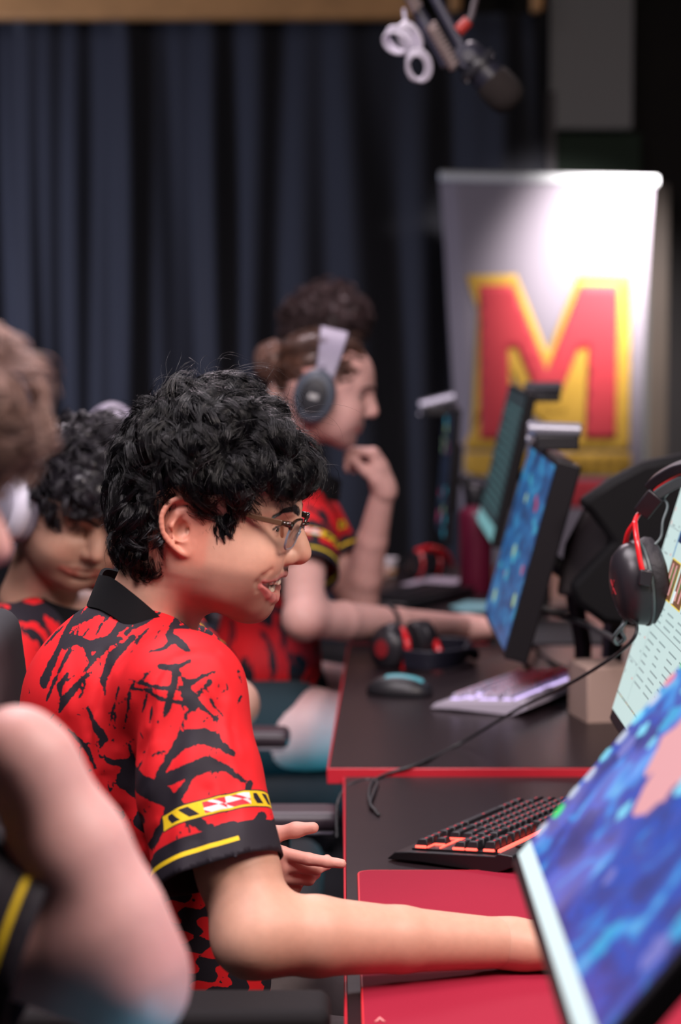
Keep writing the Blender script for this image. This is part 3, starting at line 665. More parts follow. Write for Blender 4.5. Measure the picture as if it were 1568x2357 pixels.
def relax(V, Q, wfn, it):
    w = wfn(V)[:, None] * .6; idx = np.concatenate([Q[:, [0, 1]], Q[:, [1, 2]], Q[:, [2, 3]], Q[:, [3, 0]]]); n = len(V); deg = np.bincount(idx[:, 0], minlength=n) + np.bincount(idx[:, 1], minlength=n)
    for _ in range(it):
        S = np.stack([np.bincount(idx[:, 0], V[idx[:, 1], c], n) + np.bincount(idx[:, 1], V[idx[:, 0], c], n) for c in range(3)], -1) / np.maximum(deg, 1)[:, None]; V = V + (S - V) * w
    return V
def build_head(vox, smile, skin, neck, open_eye=1.0, beard=.0, ear=True, brow=(.02, .012, .01), eye_z=.022):
    """head in its own frame: +x forward, +z up, origin between the ear canals. Returns V, Q, colour."""
    f = Field((-.125, -.105, -.215), (.140, .105, .155), vox)
    E, C = f.ell, f.cone
    E((-.010, 0, .050), (.100, .077, .084)); E((.030, 0, .048), (.066, .066, .068), k=.03)
    E((.034, 0, -.008), (.060, .059, .070), k=.03)
    for s in (-1, 1):
        C((-.002, s * .047, -.040), (.060, s * .024, -.072), .020, .016, k=.045)          # jaw line
        E((.060, s * .040, -.012), (.026, .020, .020), k=.03)                             # cheek bone
        E((.064, s * .033, -.030), (.022, .020, .022), k=.022)                            # cheek
        E((.034, s * .044, -.038), (.034, .020, .032), k=.035)
        if smile: E((.071, s * .037, -.016), (.019, .017, .013), k=.014)
        C((.0895, s * .010, .043), (.068, s * .046, .044), .0085, .0075, k=.016)           # brow ridge
        E((-.02, s * .055, .02), (.05, .02, .05), k=.03)
    E((.056, 0, -.048), (.0235, .033, .034), k=.026)                                        # muzzle
    E((.0745, 0, -.029), (.0165, .023, .013), k=.015)
    E((.0700, 0, -.0755), (.0145, .018, .0150), k=.014)                                     # chin
    E((.054, 0, -.083), (.020, .020, .011), k=.018)
    # neck
    f.chain(neck[0], [r + .004 for r in neck[1]], k=.035)
    # eye sockets
    for s in (-1, 1):
        E((.098, s * .034, eye_z), (.017, .019, .013), k=.016, op='s')
        C((.084, s * .016, eye_z), (.087, s * .014, eye_z - .014), .005, .004, k=.008, op='s')
    # nose
    C((.090, 0, .038), (.1095, 0, .004), .0080, .0085, k=.010)
    C((.090, 0, .022), (.107, 0, -.006), .0110, .0105, k=.014)
    E((.1105, 0, -.0075), (.0115, .0108, .0108), k=.008); E((.1135, 0, -.0065), (.0082, .0082, .008), k=.006)
    for s in (-1, 1):
        E((.0985, s * .0135, -.0130), (.0115, .0066, .0090), rotm(0, -10, s * -14), k=.005)
        C((.086, s * .0235, -.006), (.082, s * .0240, -.020), .0012, .0012, k=.007, op='s')
    C((.095, 0, -.019), (.111, 0, -.0145), .0042, .0042, k=.006)
    for s in (-1, 1): E((.1035, s * .0064, -.0190), (.0068, .0033, .0048), rotm(0, -15, s * -18), k=.002, op='s')
    # lips: points given as (azimuth about the mouth axis, height) and dropped onto the surface
    def az(a, z, o=0.):
        a = math.radians(a); r = np.linspace(.085, .012, 120); pp = np.stack([.042 + r * math.cos(a), r * math.sin(a), np.full(120, z)], -1)
        d = f.sample(pp); i = int(np.argmax(d < 0)); rr = r[i] + o; return (.042 + rr * math.cos(a), rr * math.sin(a), z)
    if smile:
        up = [az(54, -.0412, -.0022), az(37, -.0368, -.0026), az(17, -.0330, -.0020), az(0, -.0334, -.0002)]
        lo = [az(54, -.0445, -.0025), az(38, -.0565, -.0030), az(17, -.0630, -.0032), az(0, -.0640, -.0025)]
        mid = [az(55, -.0428, .0), az(38, -.0460, .0), az(18, -.0478, .001), az(0, -.0485, .003)]
        m = lambda L, s: [(a, s * b, c) for a, b, c in L]
        for s in (-1, 1): f.chain(m(mid, s), [.0016, .0062, .0098, .0104], k=.003, op='s')
        E((.080, 0, -.0465), (.016, .022, .0085), k=.004, op='s')
        m = lambda L, s: [(a, s * b, c) for a, b, c in L]
        for s in (-1, 1):
            f.chain(m(up, s), [.0018, .0030, .0038, .0042], k=.004); f.chain(m(lo, s), [.0020, .0038, .0048, .0052], k=.005)
            cr = [az(50, -.025), az(57, -.034), az(61, -.042), az(59, -.052)]
            f.chain(m(cr, s), [.0001, .0008, .0010, .0002], k=.006, op='s')   # smile fold
            bl = [az(62, -.012, -.005), az(74, -.022, -.0048), az(79, -.036, -.0052)]
        for s in (-1, 1): f.chain(m(mid, s), [.0018, .0056, .0084, .0090], k=.002, op='s')
        E((.072, 0, -.0490), (.020, .0235, .0125), k=.003, op='s')
        C((.0835, -.010, -.0705), (.0835, .010, -.0705), .0014, .0014, k=.006, op='s')
    else:
        up = [az(42, -.0445, -.001), az(26, -.0425, -.0012), az(8, -.0405, -.0005), az(0, -.0410, .0)]
        lo = [az(42, -.0455, -.001), az(28, -.0500, -.0012), az(10, -.0520, -.0015), az(0, -.0525, -.0015)]
        m = lambda L, s: [(a, s * b, c) for a, b, c in L]
        for s in (-1, 1):
            f.chain(m(up, s), [.0018, .0034, .0044, .0042], k=.006); f.chain(m(lo, s), [.0018, .0040, .0055, .0055], k=.006)
        for s in (-1, 1): f.chain(m([az(43, -.0452, .001), az(26, -.0463, .003), az(0, -.0465, .0035)], s), [.0016, .0030, .0030], k=.003, op='s')
        C((.0870, -.012, -.064), (.0870, .012, -.064), .0020, .0020, k=.008, op='s')
    # eyelids
    for s in (-1, 1):
        c = (.0745, s * .0315, eye_z - .001)
        E(c, (.0128, .0140, .0120), k=.006)
        hw = .0016 + .0022 * open_eye
        C((.0855, s * (.0315 - .0085), eye_z - .003), (.0845, s * (.0315 + .0075), eye_z - .0015), hw, hw * .8, k=.002, op='s')
        f.chain([(.0790, s * .0190, eye_z - .009), (.0810, s * .031, eye_z - .0135), (.0750, s * .044, eye_z - .009)], [.001, .0013, .001], k=.004, op='s')
        f.chain([(.0820, s * .0190, eye_z + .0065), (.0865, s * .031, eye_z + .0075), (.0790, s * .045, eye_z + .003)], [.0008, .0010, .0008], k=.0035, op='s')
    # ears
    if ear:
        for s in (-1, 1):
            def ep(x, z, o=0):   # ear plane: x back->front, z up, o outwards; tilted back and flared
                b = np.array([x * .97 - .10 * z, 0, z + .10 * x]); y = .0715 + .0135 * max(0, (.005 - x) / .035) * 1.2 + o
                return (b[0] - .012, s * y, b[2] + .010)
            rim = [(.012, .020), (.004, .030), (-.010, .034), (-.024, .027), (-.031, .012), (-.028, -.006), (-.018, -.020), (-.006, -.030), (.003, -.031), (.008, -.023), (.008, -.014)]
            pl = [ep(x * .95, z, .0048) for x, z in rim]
            E(ep(-.011, .002, -.0030), (.0205, .0048, .030), rotm(0, -6, -s * 22), k=.006)
            E(ep(-.002, -.018, -.001), (.0095, .005, .013), rotm(0, 10, -s * 12), k=.005)
            E(ep(.002, .0, -.008), (.014, .008, .024), k=.010)
            f.chain(catmull_np(pl, 3), [.0032] * (3 * (len(pl) - 1) + 1), k=.002)
            E(ep(-.001, -.026, .002), (.0075, .0042, .0075), k=.005)                      # lobe
            f.chain([ep(*q) for q in ((.001, -.017, .003), (-.012, -.012, .0045), (-.0175, .002, .0050), (-.012, .015, .0042), (-.002, .020, .002))], [.0030, .0032, .0030, .0028, .0018], k=.004)
            E(ep(-.0065, -.003, .0085), (.0095, .0105, .0125), k=.003, op='s')            # concha
            f.chain([ep(*q) for q in ((-.0235, -.004, .0052), (-.0240, .012, .0050), (-.016, .0235, .0050), (-.002, .0255, .0045))], [.0020, .0027, .0027, .0022], k=.002, op='s')
            E(ep(.0060, -.006, .003), (.0035, .003, .0055), k=.003)                        # tragus
            E(ep(-.0015, -.004, .002), (.0030, .0045, .0050), k=.002, op='s')
    f.blur(1)
    V, Q = f.polygonize(); V = relax(V, Q, lambda V: smoothstep(.058, .035, V[:, 0]) * smoothstep(-.012, -.032, V[:, 2]) * smoothstep(-.205, -.19, V[:, 2]), int(.030 / vox))
    # colour
    x, y, z = V.T; ay = np.abs(y); col = np.tile(_v(skin), (len(V), 1)).astype(float)
    def paint(w, c): nonlocal col; w = np.clip(w, 0, 1)[:, None]; col = col * (1 - w) + np.array(c) * w
    sk = np.array(skin)
    paint(.45 * smoothstep(.03, 0, np.hypot(ay - .045, z + .018)) * (x > .03), sk * (1.05, .80, .78))
    paint(.45 * smoothstep(.022, 0, np.linalg.norm(V - (.115, 0, -.008), axis=1)), sk * (1.05, .75, .72))
    paint(.55 * smoothstep(.072, .080, ay) * smoothstep(.020, .008, x) * smoothstep(-.045, -.028, z), sk * (1.08, .62, .58))
    paint(.5 * smoothstep(.016, .004, np.hypot(ay - .033, (z - eye_z) * 1.3)) * (x > .05), sk * (.72, .62, .62))
    if beard:
        w = beard * smoothstep(-.022, -.040, z) * smoothstep(-.02, .02, x) * smoothstep(-.125, -.100, z)
        paint(w * (1 - .5 * smoothstep(.022, .012, np.hypot(ay, z + .05))), sk * (.50, .47, .48))
        paint(beard * .8 * smoothstep(.026, .012, ay) * smoothstep(.010, .004, np.abs(z + .031)) * (x > .07), sk * (.50, .50, .54))
    def near(L, r0, r1):
        d = np.full(len(V), 9.)
        for s in (-1, 1):
            q = [(a, s * b, c) for a, b, c in L]
            for i in range(len(q) - 1): d = np.minimum(d, sd_cone(V, q[i], q[i + 1], 0, 0))
        return smoothstep(r1, r0, d)
    lipc = (.50, .17, .15) if smile else np.array(skin) * (.85, .50, .52)
    paint(near(up, .0042, .0060) * (z < (-.0290 if smile else -.036)) * (z > -.046), np.array(lipc) * .82); paint(near(lo, .0062, .0074) * (z < -.042) * (z > -.069), lipc)
    def front(y, z):
        xs_ = np.linspace(.12, .03, 180); d = f.sample(np.stack([xs_, np.full(180, y), np.full(180, z)], -1)); return (float(xs_[int(np.argmax(d < 0))]), y, z)
    BROW[0] = [front(-.010, eye_z + .0195), front(-.024, eye_z + .0245), front(-.040, eye_z + .0225), front(-.052, eye_z + .0150)]
    for s in (-1, 1):
        L = [(a, -s * b, c) for a, b, c in BROW[0]]
        for i in range(3): paint(.92 * smoothstep(.0050 - i * .0009, .0030 - i * .0009, sd_cone(V, L[i], L[i + 1], 0, 0)), brow)
        L = [front(s * yy, eye_z + zz) for yy, zz in ((.021, .0005), (.031, .0030), (.040, .0015), (.045, -.001))]
        for i in range(3): paint(.9 * smoothstep(.0021, .0009, sd_cone(V, L[i], L[i + 1], 0, 0)), (.03, .02, .02))
        L = [front(s * yy, eye_z + zz) for yy, zz in ((.024, -.0055), (.034, -.0055), (.042, -.0035))]
        for i in range(2): paint(.5 * smoothstep(.0014, .0006, sd_cone(V, L[i], L[i + 1], 0, 0)), (.06, .035, .03))
    return V, Q, col
BROW = [None]
def catmull_np(pts, k): return [tuple(p) for p in catmull(pts, k)]
def eyes_teeth(M, parent, smile, look=(0, 0), eye_z=.022):
    for s in (-1, 1):
        c = M @ Vector((.0740, s * .0315, eye_z - .001)); R = M.to_3x3()
        d = (R @ Vector((math.cos(look[0]) * math.cos(look[1]), math.sin(look[0]), math.sin(look[1])))).normalized()
        pr = [(.0118 * math.sin(a), .0118 * math.cos(a)) for a in np.linspace(.001, math.pi - .001, 16)]
        e = MB().lathe(pr, c, d, 20).build('eyeball', M_eyew, parent, smooth=180)
        MB().lathe([(.0001, .01225), (.0035, .0118), (.0052, .0108), (.0052, .0100)], c, d, 20).build('iris', M_iris, parent, smooth=180)
    if smile:
        rg = np.random.default_rng(4)
        up, lo = MB(), MB()
        for row, mb, zc, h, xf_, n in ((0, up, -.0432, .0100, .0905, 7), (1, lo, -.0530, .0085, .0845, 7)):
            for s in (-1, 1):
                for k in range(n):
                    w = (.0043, .0034, .0036, .0034, .0034, .0040, .0040)[k] if row == 0 else (.0028, .0030, .0034, .0034, .0036, .004, .004)[k]
                    a0 = sum(((.0043, .0034, .0036, .0034, .0034, .0040, .0040) if row == 0 else (.0028, .0030, .0034, .0034, .0036, .004, .004))[:k]) * 2 + w
                    rx = .030 if row == 0 else .027; ry = .0290 if row == 0 else .0270; th = a0 / .0275; px = xf_ - rx * (1 - math.cos(th)); py = ry * math.sin(th)
                    hh = h * (1, .88, .95, .8, .75, .7, .7)[k] / 2; zz = zc + (1 if row == 0 else -1) * (h / 2 - hh) + .0010 * (th ** 2) * (0.6 if row == 0 else 2.6)
                    Rz_ = Matrix.Rotation(s * th * 1.05, 3, 'Z')
                    pr = []
                    for (q, t_) in ((-1, .55), (-.82, .86), (-.3, 1.0), (.5, .96), (1, .8)):
                        for j in range(12):
                            b = 2 * math.pi * j / 12; ex = abs(math.cos(b)) ** .6 * math.copysign(1, math.cos(b)); ey = abs(math.sin(b)) ** .6 * math.copysign(1, math.sin(b))
                            o = Rz_ @ Vector((.0026 * ex * t_, w * .97 * ey * t_, 0)); pr.append(M @ Vector((px + o.x, s * py + o.y, zz + q * hh * (1 if row == 0 else -1))))
                    fs = [(12 * r + j, 12 * r + (j + 1) % 12, 12 * (r + 1) + (j + 1) % 12, 12 * (r + 1) + j) for r in range(4) for j in range(12)] + [tuple(range(12))[::-1], tuple(range(48, 60))]
                    mb.add(pr, fs)
        up.build('upper_teeth', M_teeth, parent, smooth=60); lo.build('lower_teeth', M_teeth, parent, smooth=60)
        f = Field((.03, -.035, -.075), (.10, .035, -.03), .0015); f.ell((.062, 0, -.047), (.020, .025, .015)); V, Q = f.polygonize(); np_mesh('mouth_lining', xf(M, V), Q, M_gum, parent)
# ---------------------------------------------------------------- hair made of locks that follow a sculpted volume
def strands_mesh(paths, radii, nside=3):
    """paths (N,T,3), radii (N,T): one thin tapered tube each"""
    N, T, _ = paths.shape; tan = np.gradient(paths, axis=1); tan /= np.linalg.norm(tan, axis=2, keepdims=True) + 1e-9
    ref = np.where(np.abs(tan[..., 2:3]) > .9, np.array([1., 0, 0]), np.array([0, 0, 1.])); a = np.cross(tan, ref); a /= np.linalg.norm(a, axis=2, keepdims=True) + 1e-9; b = np.cross(tan, a)
    an = 2 * np.pi * np.arange(nside) / nside
    V = paths[:, :, None] + radii[:, :, None, None] * (a[:, :, None] * np.cos(an)[None, None, :, None] + b[:, :, None] * np.sin(an)[None, None, :, None])
    V = V.reshape(-1, 3); i = (np.arange(N)[:, None, None] * T + np.arange(T - 1)[None, :, None]) * nside; k = np.arange(nside)[None, None]; k2 = (k + 1) % nside
    Q = np.stack([i + k, i + k2, i + nside + k2, i + nside + k], -1).reshape(-1, 4); return V, Q
def grow(f, nlock, per, length, lock_r, wave, wl, flow, keep, seed, r0=.00035, T=14, lift=.004, stray=.0, depth=.002, tip=.25, jitter=.28, bendv=.55):
    """locks start on the surface of field f and run along flow() hugging it, with waves"""
    rg = np.random.default_rng(seed); V, Q = f.polygonize(); ok = keep(V); V = V[ok]
    p = V[rg.choice(len(V), nlock)]; L = length(p) * rg.uniform(.7, 1.25, nlock); ph = rg.uniform(0, 6.28, nlock); wlv = wl * rg.uniform(.7, 1.4, nlock); sgn = rg.choice([-1., 1.], nlock)
    pts = np.zeros((nlock, T, 3)); nrm = np.zeros((nlock, T, 3)); sid = np.zeros((nlock, T, 3)); jit = rg.normal(0, jitter, (nlock, 3)); bend = rg.normal(0, bendv, nlock)
    for t in range(T):
        n = f.grad(p); d = flow(p) + jit; d -= n * (d * n).sum(1, keepdims=True); d /= np.linalg.norm(d, axis=1, keepdims=True) + 1e-9; s = np.cross(n, d)
        d = d + s * (bend * (t / T) * .9)[:, None]; d /= np.linalg.norm(d, axis=1, keepdims=True)
        pts[:, t] = p; nrm[:, t] = n; sid[:, t] = s
        u = t / (T - 1)
        p = p + d * (L / (T - 1))[:, None]; p = p - n * (f.sample(p) * .9)[:, None] * (1 if u < .75 else .35)
    u = np.linspace(0, 1, T)[None]; arc = u * L[:, None]; w = np.sin(ph[:, None] + 2 * np.pi * arc / wlv[:, None]) * wave * (.35 + .65 * u); w2 = np.cos(ph[:, None] + 2 * np.pi * arc / wlv[:, None]) * wave * .6
    hgt = -depth * (1 - u) + lift * rg.uniform(.2, 1.3, nlock)[:, None] * np.sin(u * np.pi * .62)
    g = pts + sid * (w * sgn[:, None])[..., None] + nrm * (w2 + hgt + wave * .5)[..., None]
    a = rg.uniform(0, 6.28, (nlock, per)); rr = np.sqrt(rg.uniform(0, 1, (nlock, per))) * lock_r * rg.uniform(.6, 1.3, (nlock, 1))
    prof = (.55 + .6 * np.sin(np.pi * np.clip(u[0] * .9 + .1, 0, 1))) * (1 - .78 * u[0] ** 2)
    tw = rg.normal(0, 1.2, (nlock, 1, 1)) * u[None]
    off = sid[:, None] * (np.cos(a[..., None] + tw) * rr[..., None] * prof)[..., None] + nrm[:, None] * (np.sin(a[..., None] + tw) * rr[..., None] * prof * .6)[..., None]
    S = (g[:, None] + off).reshape(-1, T, 3); n_ = len(S)
    cut = rg.uniform(.8, 1.08, n_); ui = np.clip(np.linspace(0, 1, T)[None] * cut[:, None] * (T - 1), 0, T - 1.001); lo = ui.astype(int); fr = (ui - lo)[..., None]; ar = np.arange(n_)[:, None]
    S = S[ar, lo] * (1 - fr) + S[ar, lo + 1] * fr
    S += (rg.normal(0, 1, (n_, 1, 3)) * (u[0] ** 2)[None, :, None]) * stray * rg.uniform(0, 1, (n_, 1, 1)) ** 3
    R = np.tile((r0 * (1 - (1 - tip) * u[0] ** 2))[None], (n_, 1)); return S, R
def hair_mat(name, col, rough=.28, spec=.5):
    m = mat(name, col, rough, spec=spec, aniso=0); nt, b = nodes_of(m)
    n = noise_f(nt, nt.nodes.new('ShaderNodeTexCoord').outputs['Object'], 60, 3); c = ramp(nt, n, [(.3, tuple(k * .6 for k in col)), (.7, tuple(min(1, k * 1.5) for k in col))]); nt.links.new(c, b.inputs['Base Color']); return m
def merge(parts):
    Vs, Qs, n = [], [], 0
    for V, Q in parts: Vs.append(V); Qs.append(Q + n); n += len(V)
    return np.concatenate(Vs), np.concatenate(Qs)
# ---------------------------------------------------------------- a hand: palm and five fingers, unequal and bent
def hand(f, M, curls, thumb=((.0, .5), .3), side=1, sc=1.0, k=.006):
    """wrist at the origin of M, +x to the fingers, +z back of the hand, thumb towards side*y"""
    def T(p): return tuple(M @ (Vector(p) * sc))
    ys = [.026, .009, -.009, -.025]; ls = [(.042, .026, .021), (.047, .030, .022), (.043, .028, .021), (.034, .021, .019)]; x0 = [.088, .092, .088, .080]
    f.chain([T((0, 0, 0)), T((.03, 0, 0))], [.024 * sc, .024 * sc], k=.02)
    for i in range(4):
        y = ys[i] * side; f.chain([T((.012, y * .55, 0)), T((.05, y * .85, .001)), T((x0[i], y, 0))], [.0155 * sc, .0145 * sc, .0105 * sc], k=.016)
    f.chain([T((.02, 0, -.006)), T((.06, 0, -.005))], [.018 * sc, .016 * sc], k=.02)
    for i in range(4):
        p = Vector((x0[i], ys[i] * side, 0)); a = 0; sp = math.radians((5, 1, -3, -8)[i]) * side; pts = [T(p)]; rs = [.0098, .0088, .0080, .0068]
        for L, c in zip(ls[i], curls[i]):
            a += c; d = Vector((math.cos(a) * math.cos(sp), math.cos(a) * math.sin(sp), -math.sin(a))); p = p + d * L; pts.append(T(p))
        f.chain(pts, [r * sc * (.9 if i == 3 else 1) for r in rs], k=.003)
    (sw, dn), cu = thumb
    p = Vector((.022, .020 * side, -.006)); d = Vector((math.cos(sw) * math.cos(dn), math.sin(sw) * side * math.cos(dn), -math.sin(dn))); pts = [T((.012, .010 * side, -.004)), T(p + d * .006)]
    p = p + d * .040; pts.append(T(p)); d2 = Vector((math.cos(sw - cu) * math.cos(dn), math.sin(sw - cu) * side * math.cos(dn), -math.sin(dn))); p = p + d2 * .034; pts.append(T(p))
    d3 = Vector((math.cos(sw - cu * 1.8) * math.cos(dn), math.sin(sw - cu * 1.8) * side * math.cos(dn), -math.sin(dn))); pts.append(T(p + d3 * .026))
    f.chain(pts, [.017 * sc, .0155 * sc, .0115 * sc, .0100 * sc, .0080 * sc], k=.008)
def skin_col(V, skin, joints=()):
    c = np.tile(_v(skin), (len(V), 1)).astype(float)
    for p, r, t in joints:
        w = smoothstep(r, r * .3, np.linalg.norm(V - np.array(p), axis=1))[:, None]; c = c * (1 - w) + c * np.array(t) * w
    return c

def drop(V, Q, bad):
    Q2 = Q[~bad[Q].any(1)]; used = np.zeros(len(V), bool); used[Q2.ravel()] = True; ix = np.cumsum(used) - 1; return V[used], ix[Q2], used
def snap(V, Q, bad, p, n, m):   # rim vertices next to the cut are laid into the cutting plane
    fb = bad[Q].any(1); rim = np.zeros(len(V), bool); rim[Q[fb].ravel()] = True; rim &= ~bad & m; d = (V - p) @ n; V[rim] = V[rim] - d[rim][:, None] * n
def crease_fn(f, pts, amp, w):
    pts = catmull_np(pts, 5); pa = np.array(pts); lo = pa.min(0) - w * 3; hi = pa.max(0) + w * 3
    def fn(g):
        dd = np.full(g.shape[:-1], 9., np.float32)
        for i in range(len(pa) - 1): dd = np.minimum(dd, sd_cone(g, pa[i], pa[i + 1], 0, 0))
        return amp * np.exp(-(dd / w) ** 2)
    f.warp(fn, lo, hi)

# ---------------------------------------------------------------- the smiling player with glasses
SK1 = (.57, .315, .225)
ear_px = P(455, 1238, 2.85 - .07)
MH = Matrix.Translation((0, 0, 0)) @ Matrix.Rotation(math.radians(-8), 4, 'Z') @ Matrix.Rotation(math.radians(9), 4, 'Y')
MH = Matrix.Translation(ear_px - (MH.to_3x3() @ Vector((0, -.075, 0)))) @ MH
hero = empty('person', (-.24, 2.9, 0), 'smiling young man with curly black hair and glasses reaching across the desk', 'person', 'players in red and black jerseys')
def inv_pt(p): return tuple(MH.inverted() @ Vector(p))
nb = inv_pt(P(330, 1500, 2.90)); nb2 = inv_pt(P(385, 1390, 2.88))
V, Q, colr = build_head(.00125, True, SK1, ([(-.034, 0, -.020), (-.044, 0, -.070), (-.058, .004, -.115), (-.088, .010, -.190)], [.056, .051, .053, .064]), open_eye=.35, beard=.85, eye_z=.022)
# stubble darkening and hair-dark nape belong to the skin there
HV, HQ, HC = xf(MH, V), Q, colr
head_local = V
eyes_teeth(MH, hero, True, look=(-.15, -.15), eye_z=.022)
# hair volume in head space
M_hair1 = hair_mat('hair_black', (.0034, .0032, .0042), .25, .55)
hf = Field((-.20, -.15, -.10), (.17, .15, .23), .004)
hf.ell((-.018, 0, .066), (.090, .090, .086)); hf.ell((.036, 0, .074), (.058, .074, .046), k=.03); hf.ell((-.066, 0, .034), (.050, .070, .074), k=.03)
hf.ell((.078, 0, .072), (.030, .056, .028), k=.02); hf.ell((-.036, 0, .122), (.050, .062, .034), k=.02); hf.ell((-.076, 0, -.008), (.032, .052, .052), k=.02)
for s in (-1, 1):
    hf.ell((.002, s * .064, .070), (.058, .028, .030), k=.015); hf.ell((-.055, s * .05, .0), (.036, .026, .050), k=.02)
# keep face, ear and neck free
hf.ell((.136, 0, -.006), (.094, .11, .096), k=.008, op='s')
for s in (-1, 1): hf.ell((-.020, s * .088, .014), (.029, .030, .040), k=.006, op='s'); hf.ell((.040, s * .085, -.012), (.060, .03, .064), k=.006, op='s'); hf.ell((.074, s * .080, .044), (.030, .034, .036), k=.01, op='s')
rg = np.random.default_rng(11)
for _ in range(46):   # uneven tufts
    a = rg.uniform(0, 6.28); e = rg.uniform(.05, 1.5); d = np.array([math.cos(a) * math.cos(e), math.sin(a) * math.cos(e), math.sin(e)])
    c = np.array([-.010, 0, .070]) + d * np.array([.092, .088, .084]) * rg.uniform(.90, 1.0)
    if c[0] > .05 and c[2] < .08: continue
    hf.ell(c, rg.uniform(.014, .026, 3), k=.012)
cap = Field((-.20, -.15, -.10), (.17, .15, .23), .004); cap.d = hf.d + .006
CV, CQ = cap.polygonize()
whorl = np.array([-.070, 0, .10])
def flow1(p):
    d = p - whorl; d = d / (np.linalg.norm(d, axis=1, keepdims=True) + 1e-6); d[:, 2] -= .55 + .5 * (p[:, 2] < .06) - .8 * smoothstep(.11, .16, p[:, 2]); d[:, 0] += .25 * (p[:, 0] > .02); return d
keep = lambda V: (V[:, 2] > -.075)
S1, R1 = grow(hf, 820, 30, lambda p: np.where(p[:, 2] > .06, .066, .038) - .012 * (p[:, 2] < .02), .0085, .0062, .080, flow1, keep, 21, r0=.00030, lift=.009, stray=.006, T=12, jitter=.38, bendv=.9)
S5, R5 = grow(hf, 260, 30, lambda p: np.full(len(p), .06), .0085, .007, .07, flow1, lambda V: V[:, 2] > .10, 31, r0=.00030, lift=.012, stray=.012, T=12, jitter=.9, bendv=1.3)
# fringe over the forehead and temples
def band(lo_, hi_): return lambda V: (V[:, 0] > lo_[0]) & (V[:, 0] < hi_[0]) & (V[:, 2] > lo_[2]) & (V[:, 2] < hi_[2]) & (V[:, 1] > lo_[1]) & (V[:, 1] < hi_[1])
def flow2(p): d = np.tile([.35, 0, -1.0], (len(p), 1)); d[:, 1] = -p[:, 1] * 1.5; return d
S2, R2 = grow(hf, 60, 26, lambda p: np.full(len(p), .032), .0045, .005, .05, flow2, band((.070, -.075, .050), (.2, .075, .11)), 22, r0=.00032, lift=.006, stray=.012, T=12)
# sideburn and hair in front of the ear
def flow3(p): return np.tile([.10, 0, -1.0], (len(p), 1))
sb = Field((-.02, -.10, -.04), (.06, .10, .09), .003)
for s in (-1, 1): sb.ell((.026, s * .0655, .028), (.0155, .0135, .038))
S3, R3 = grow(sb, 200, 24, lambda p: np.full(len(p), .022), .0035, .002, .03, flow3, lambda V: V[:, 2] > -.01, 23, r0=.00030, lift=.002, stray=.004, T=9)
SBV, SBQ = sb.polygonize()
# fly-away hairs
S4, R4 = grow(hf, 150, 2, lambda p: np.full(len(p), .050), .004, .010, .05, flow1, lambda V: V[:, 2] > .09, 24, r0=.00016, lift=.032, stray=.030, T=14)
parts_ = [(CV, CQ), (SBV, SBQ)] + [strands_mesh(S, R) for S, R in ((S1, R1), (S2, R2), (S3, R3), (S4, R4), (S5, R5))]
hv, hq = merge(parts_); M_scalp = mat('hair_undercoat', (.006, .005, .006), .95, spec=.1)
ho = np_mesh('hair', xf(MH, hv), hq, [M_hair1, M_scalp], hero)
mi_ = np.zeros(len(hq), np.int32); mi_[:len(CQ) + len(SBQ)] = 1; ho.data.polygons.foreach_set('material_index', mi_)
# brows: short real hairs
def brow_hairs(M, parent, m, seed, eye_z=.022, n=560, r=.00025):
    rg = np.random.default_rng(seed); S = []; B0 = BROW[0]
    for s in (-1, 1):
        L = np.array([(a - .0006, -s * b, c) for a, b, c in B0])
        for _ in range(n):
            u = rg.uniform(0, 2.999); i = int(u); p = L[i] * (1 - u + i) + L[i + 1] * (u - i); w = .0046 * (1 - u / 3.9); p = p + np.array([0, 0, rg.uniform(-w, w)])
            d = (L[i + 1] - L[i]); d = d / np.linalg.norm(d) + np.array([0, 0, .35 - .2 * u]); ln = rg.uniform(.005, .009)
            S.append([p + d * ln * t + np.array([.0016 * math.sin(t * 2.6), 0, 0]) for t in (0, .33, .66, 1)])
    S = np.array(S); R = np.tile(np.array([r, r, r * .8, r * .4])[None], (len(S), 1)); v, q = strands_mesh(S, R); return np_mesh('eyebrows', xf(M, v), q, m, parent)
brow_hairs(MH, hero, M_hair1, 3)
# ---------------------------------------------------------------- glasses
G = empty('eyeglasses', MH @ Vector((.09, 0, .02)), 'dark brown framed eyeglasses worn by the smiling man', 'glasses')
M_fr = mat('frame_brown_black', (.030, .016, .010), .16, coat=.6); M_tmp = mat('temple_brown', (.10, .050, .028), .28, coat=.4)
M_clear = mat('frame_clear', (.55, .60, .72), .08, trans=.75, ior=1.3); M_metal = mat('hinge_metal', (.8, .8, .82), .2, 1)
M_lens = mat('lens', (.95, .98, 1), .01, trans=1.0, ior=1.06); nt, b = nodes_of(M_lens); b.inputs['Specular IOR Level'].default_value = .8
def gp(x, y, z): return MH @ Vector((x, y, z))
def lens_out(s):
    o = []
    for k in range(28):
        a = 2 * math.pi * k / 28; ca, sa = math.cos(a), math.sin(a); e = .62
        yy = .0250 * abs(ca) ** e * (1 if ca > 0 else -1); zz = (.0175 if sa > 0 else .0185) * abs(sa) ** e * (1 if sa > 0 else -1)
        if sa < 0: yy *= .95
        o.append((s * (.0355 + yy), zz))
    return o
def fx(y, z): return .1068 - 1.5 * y * y + z * .20   # wrap and tilt of the front
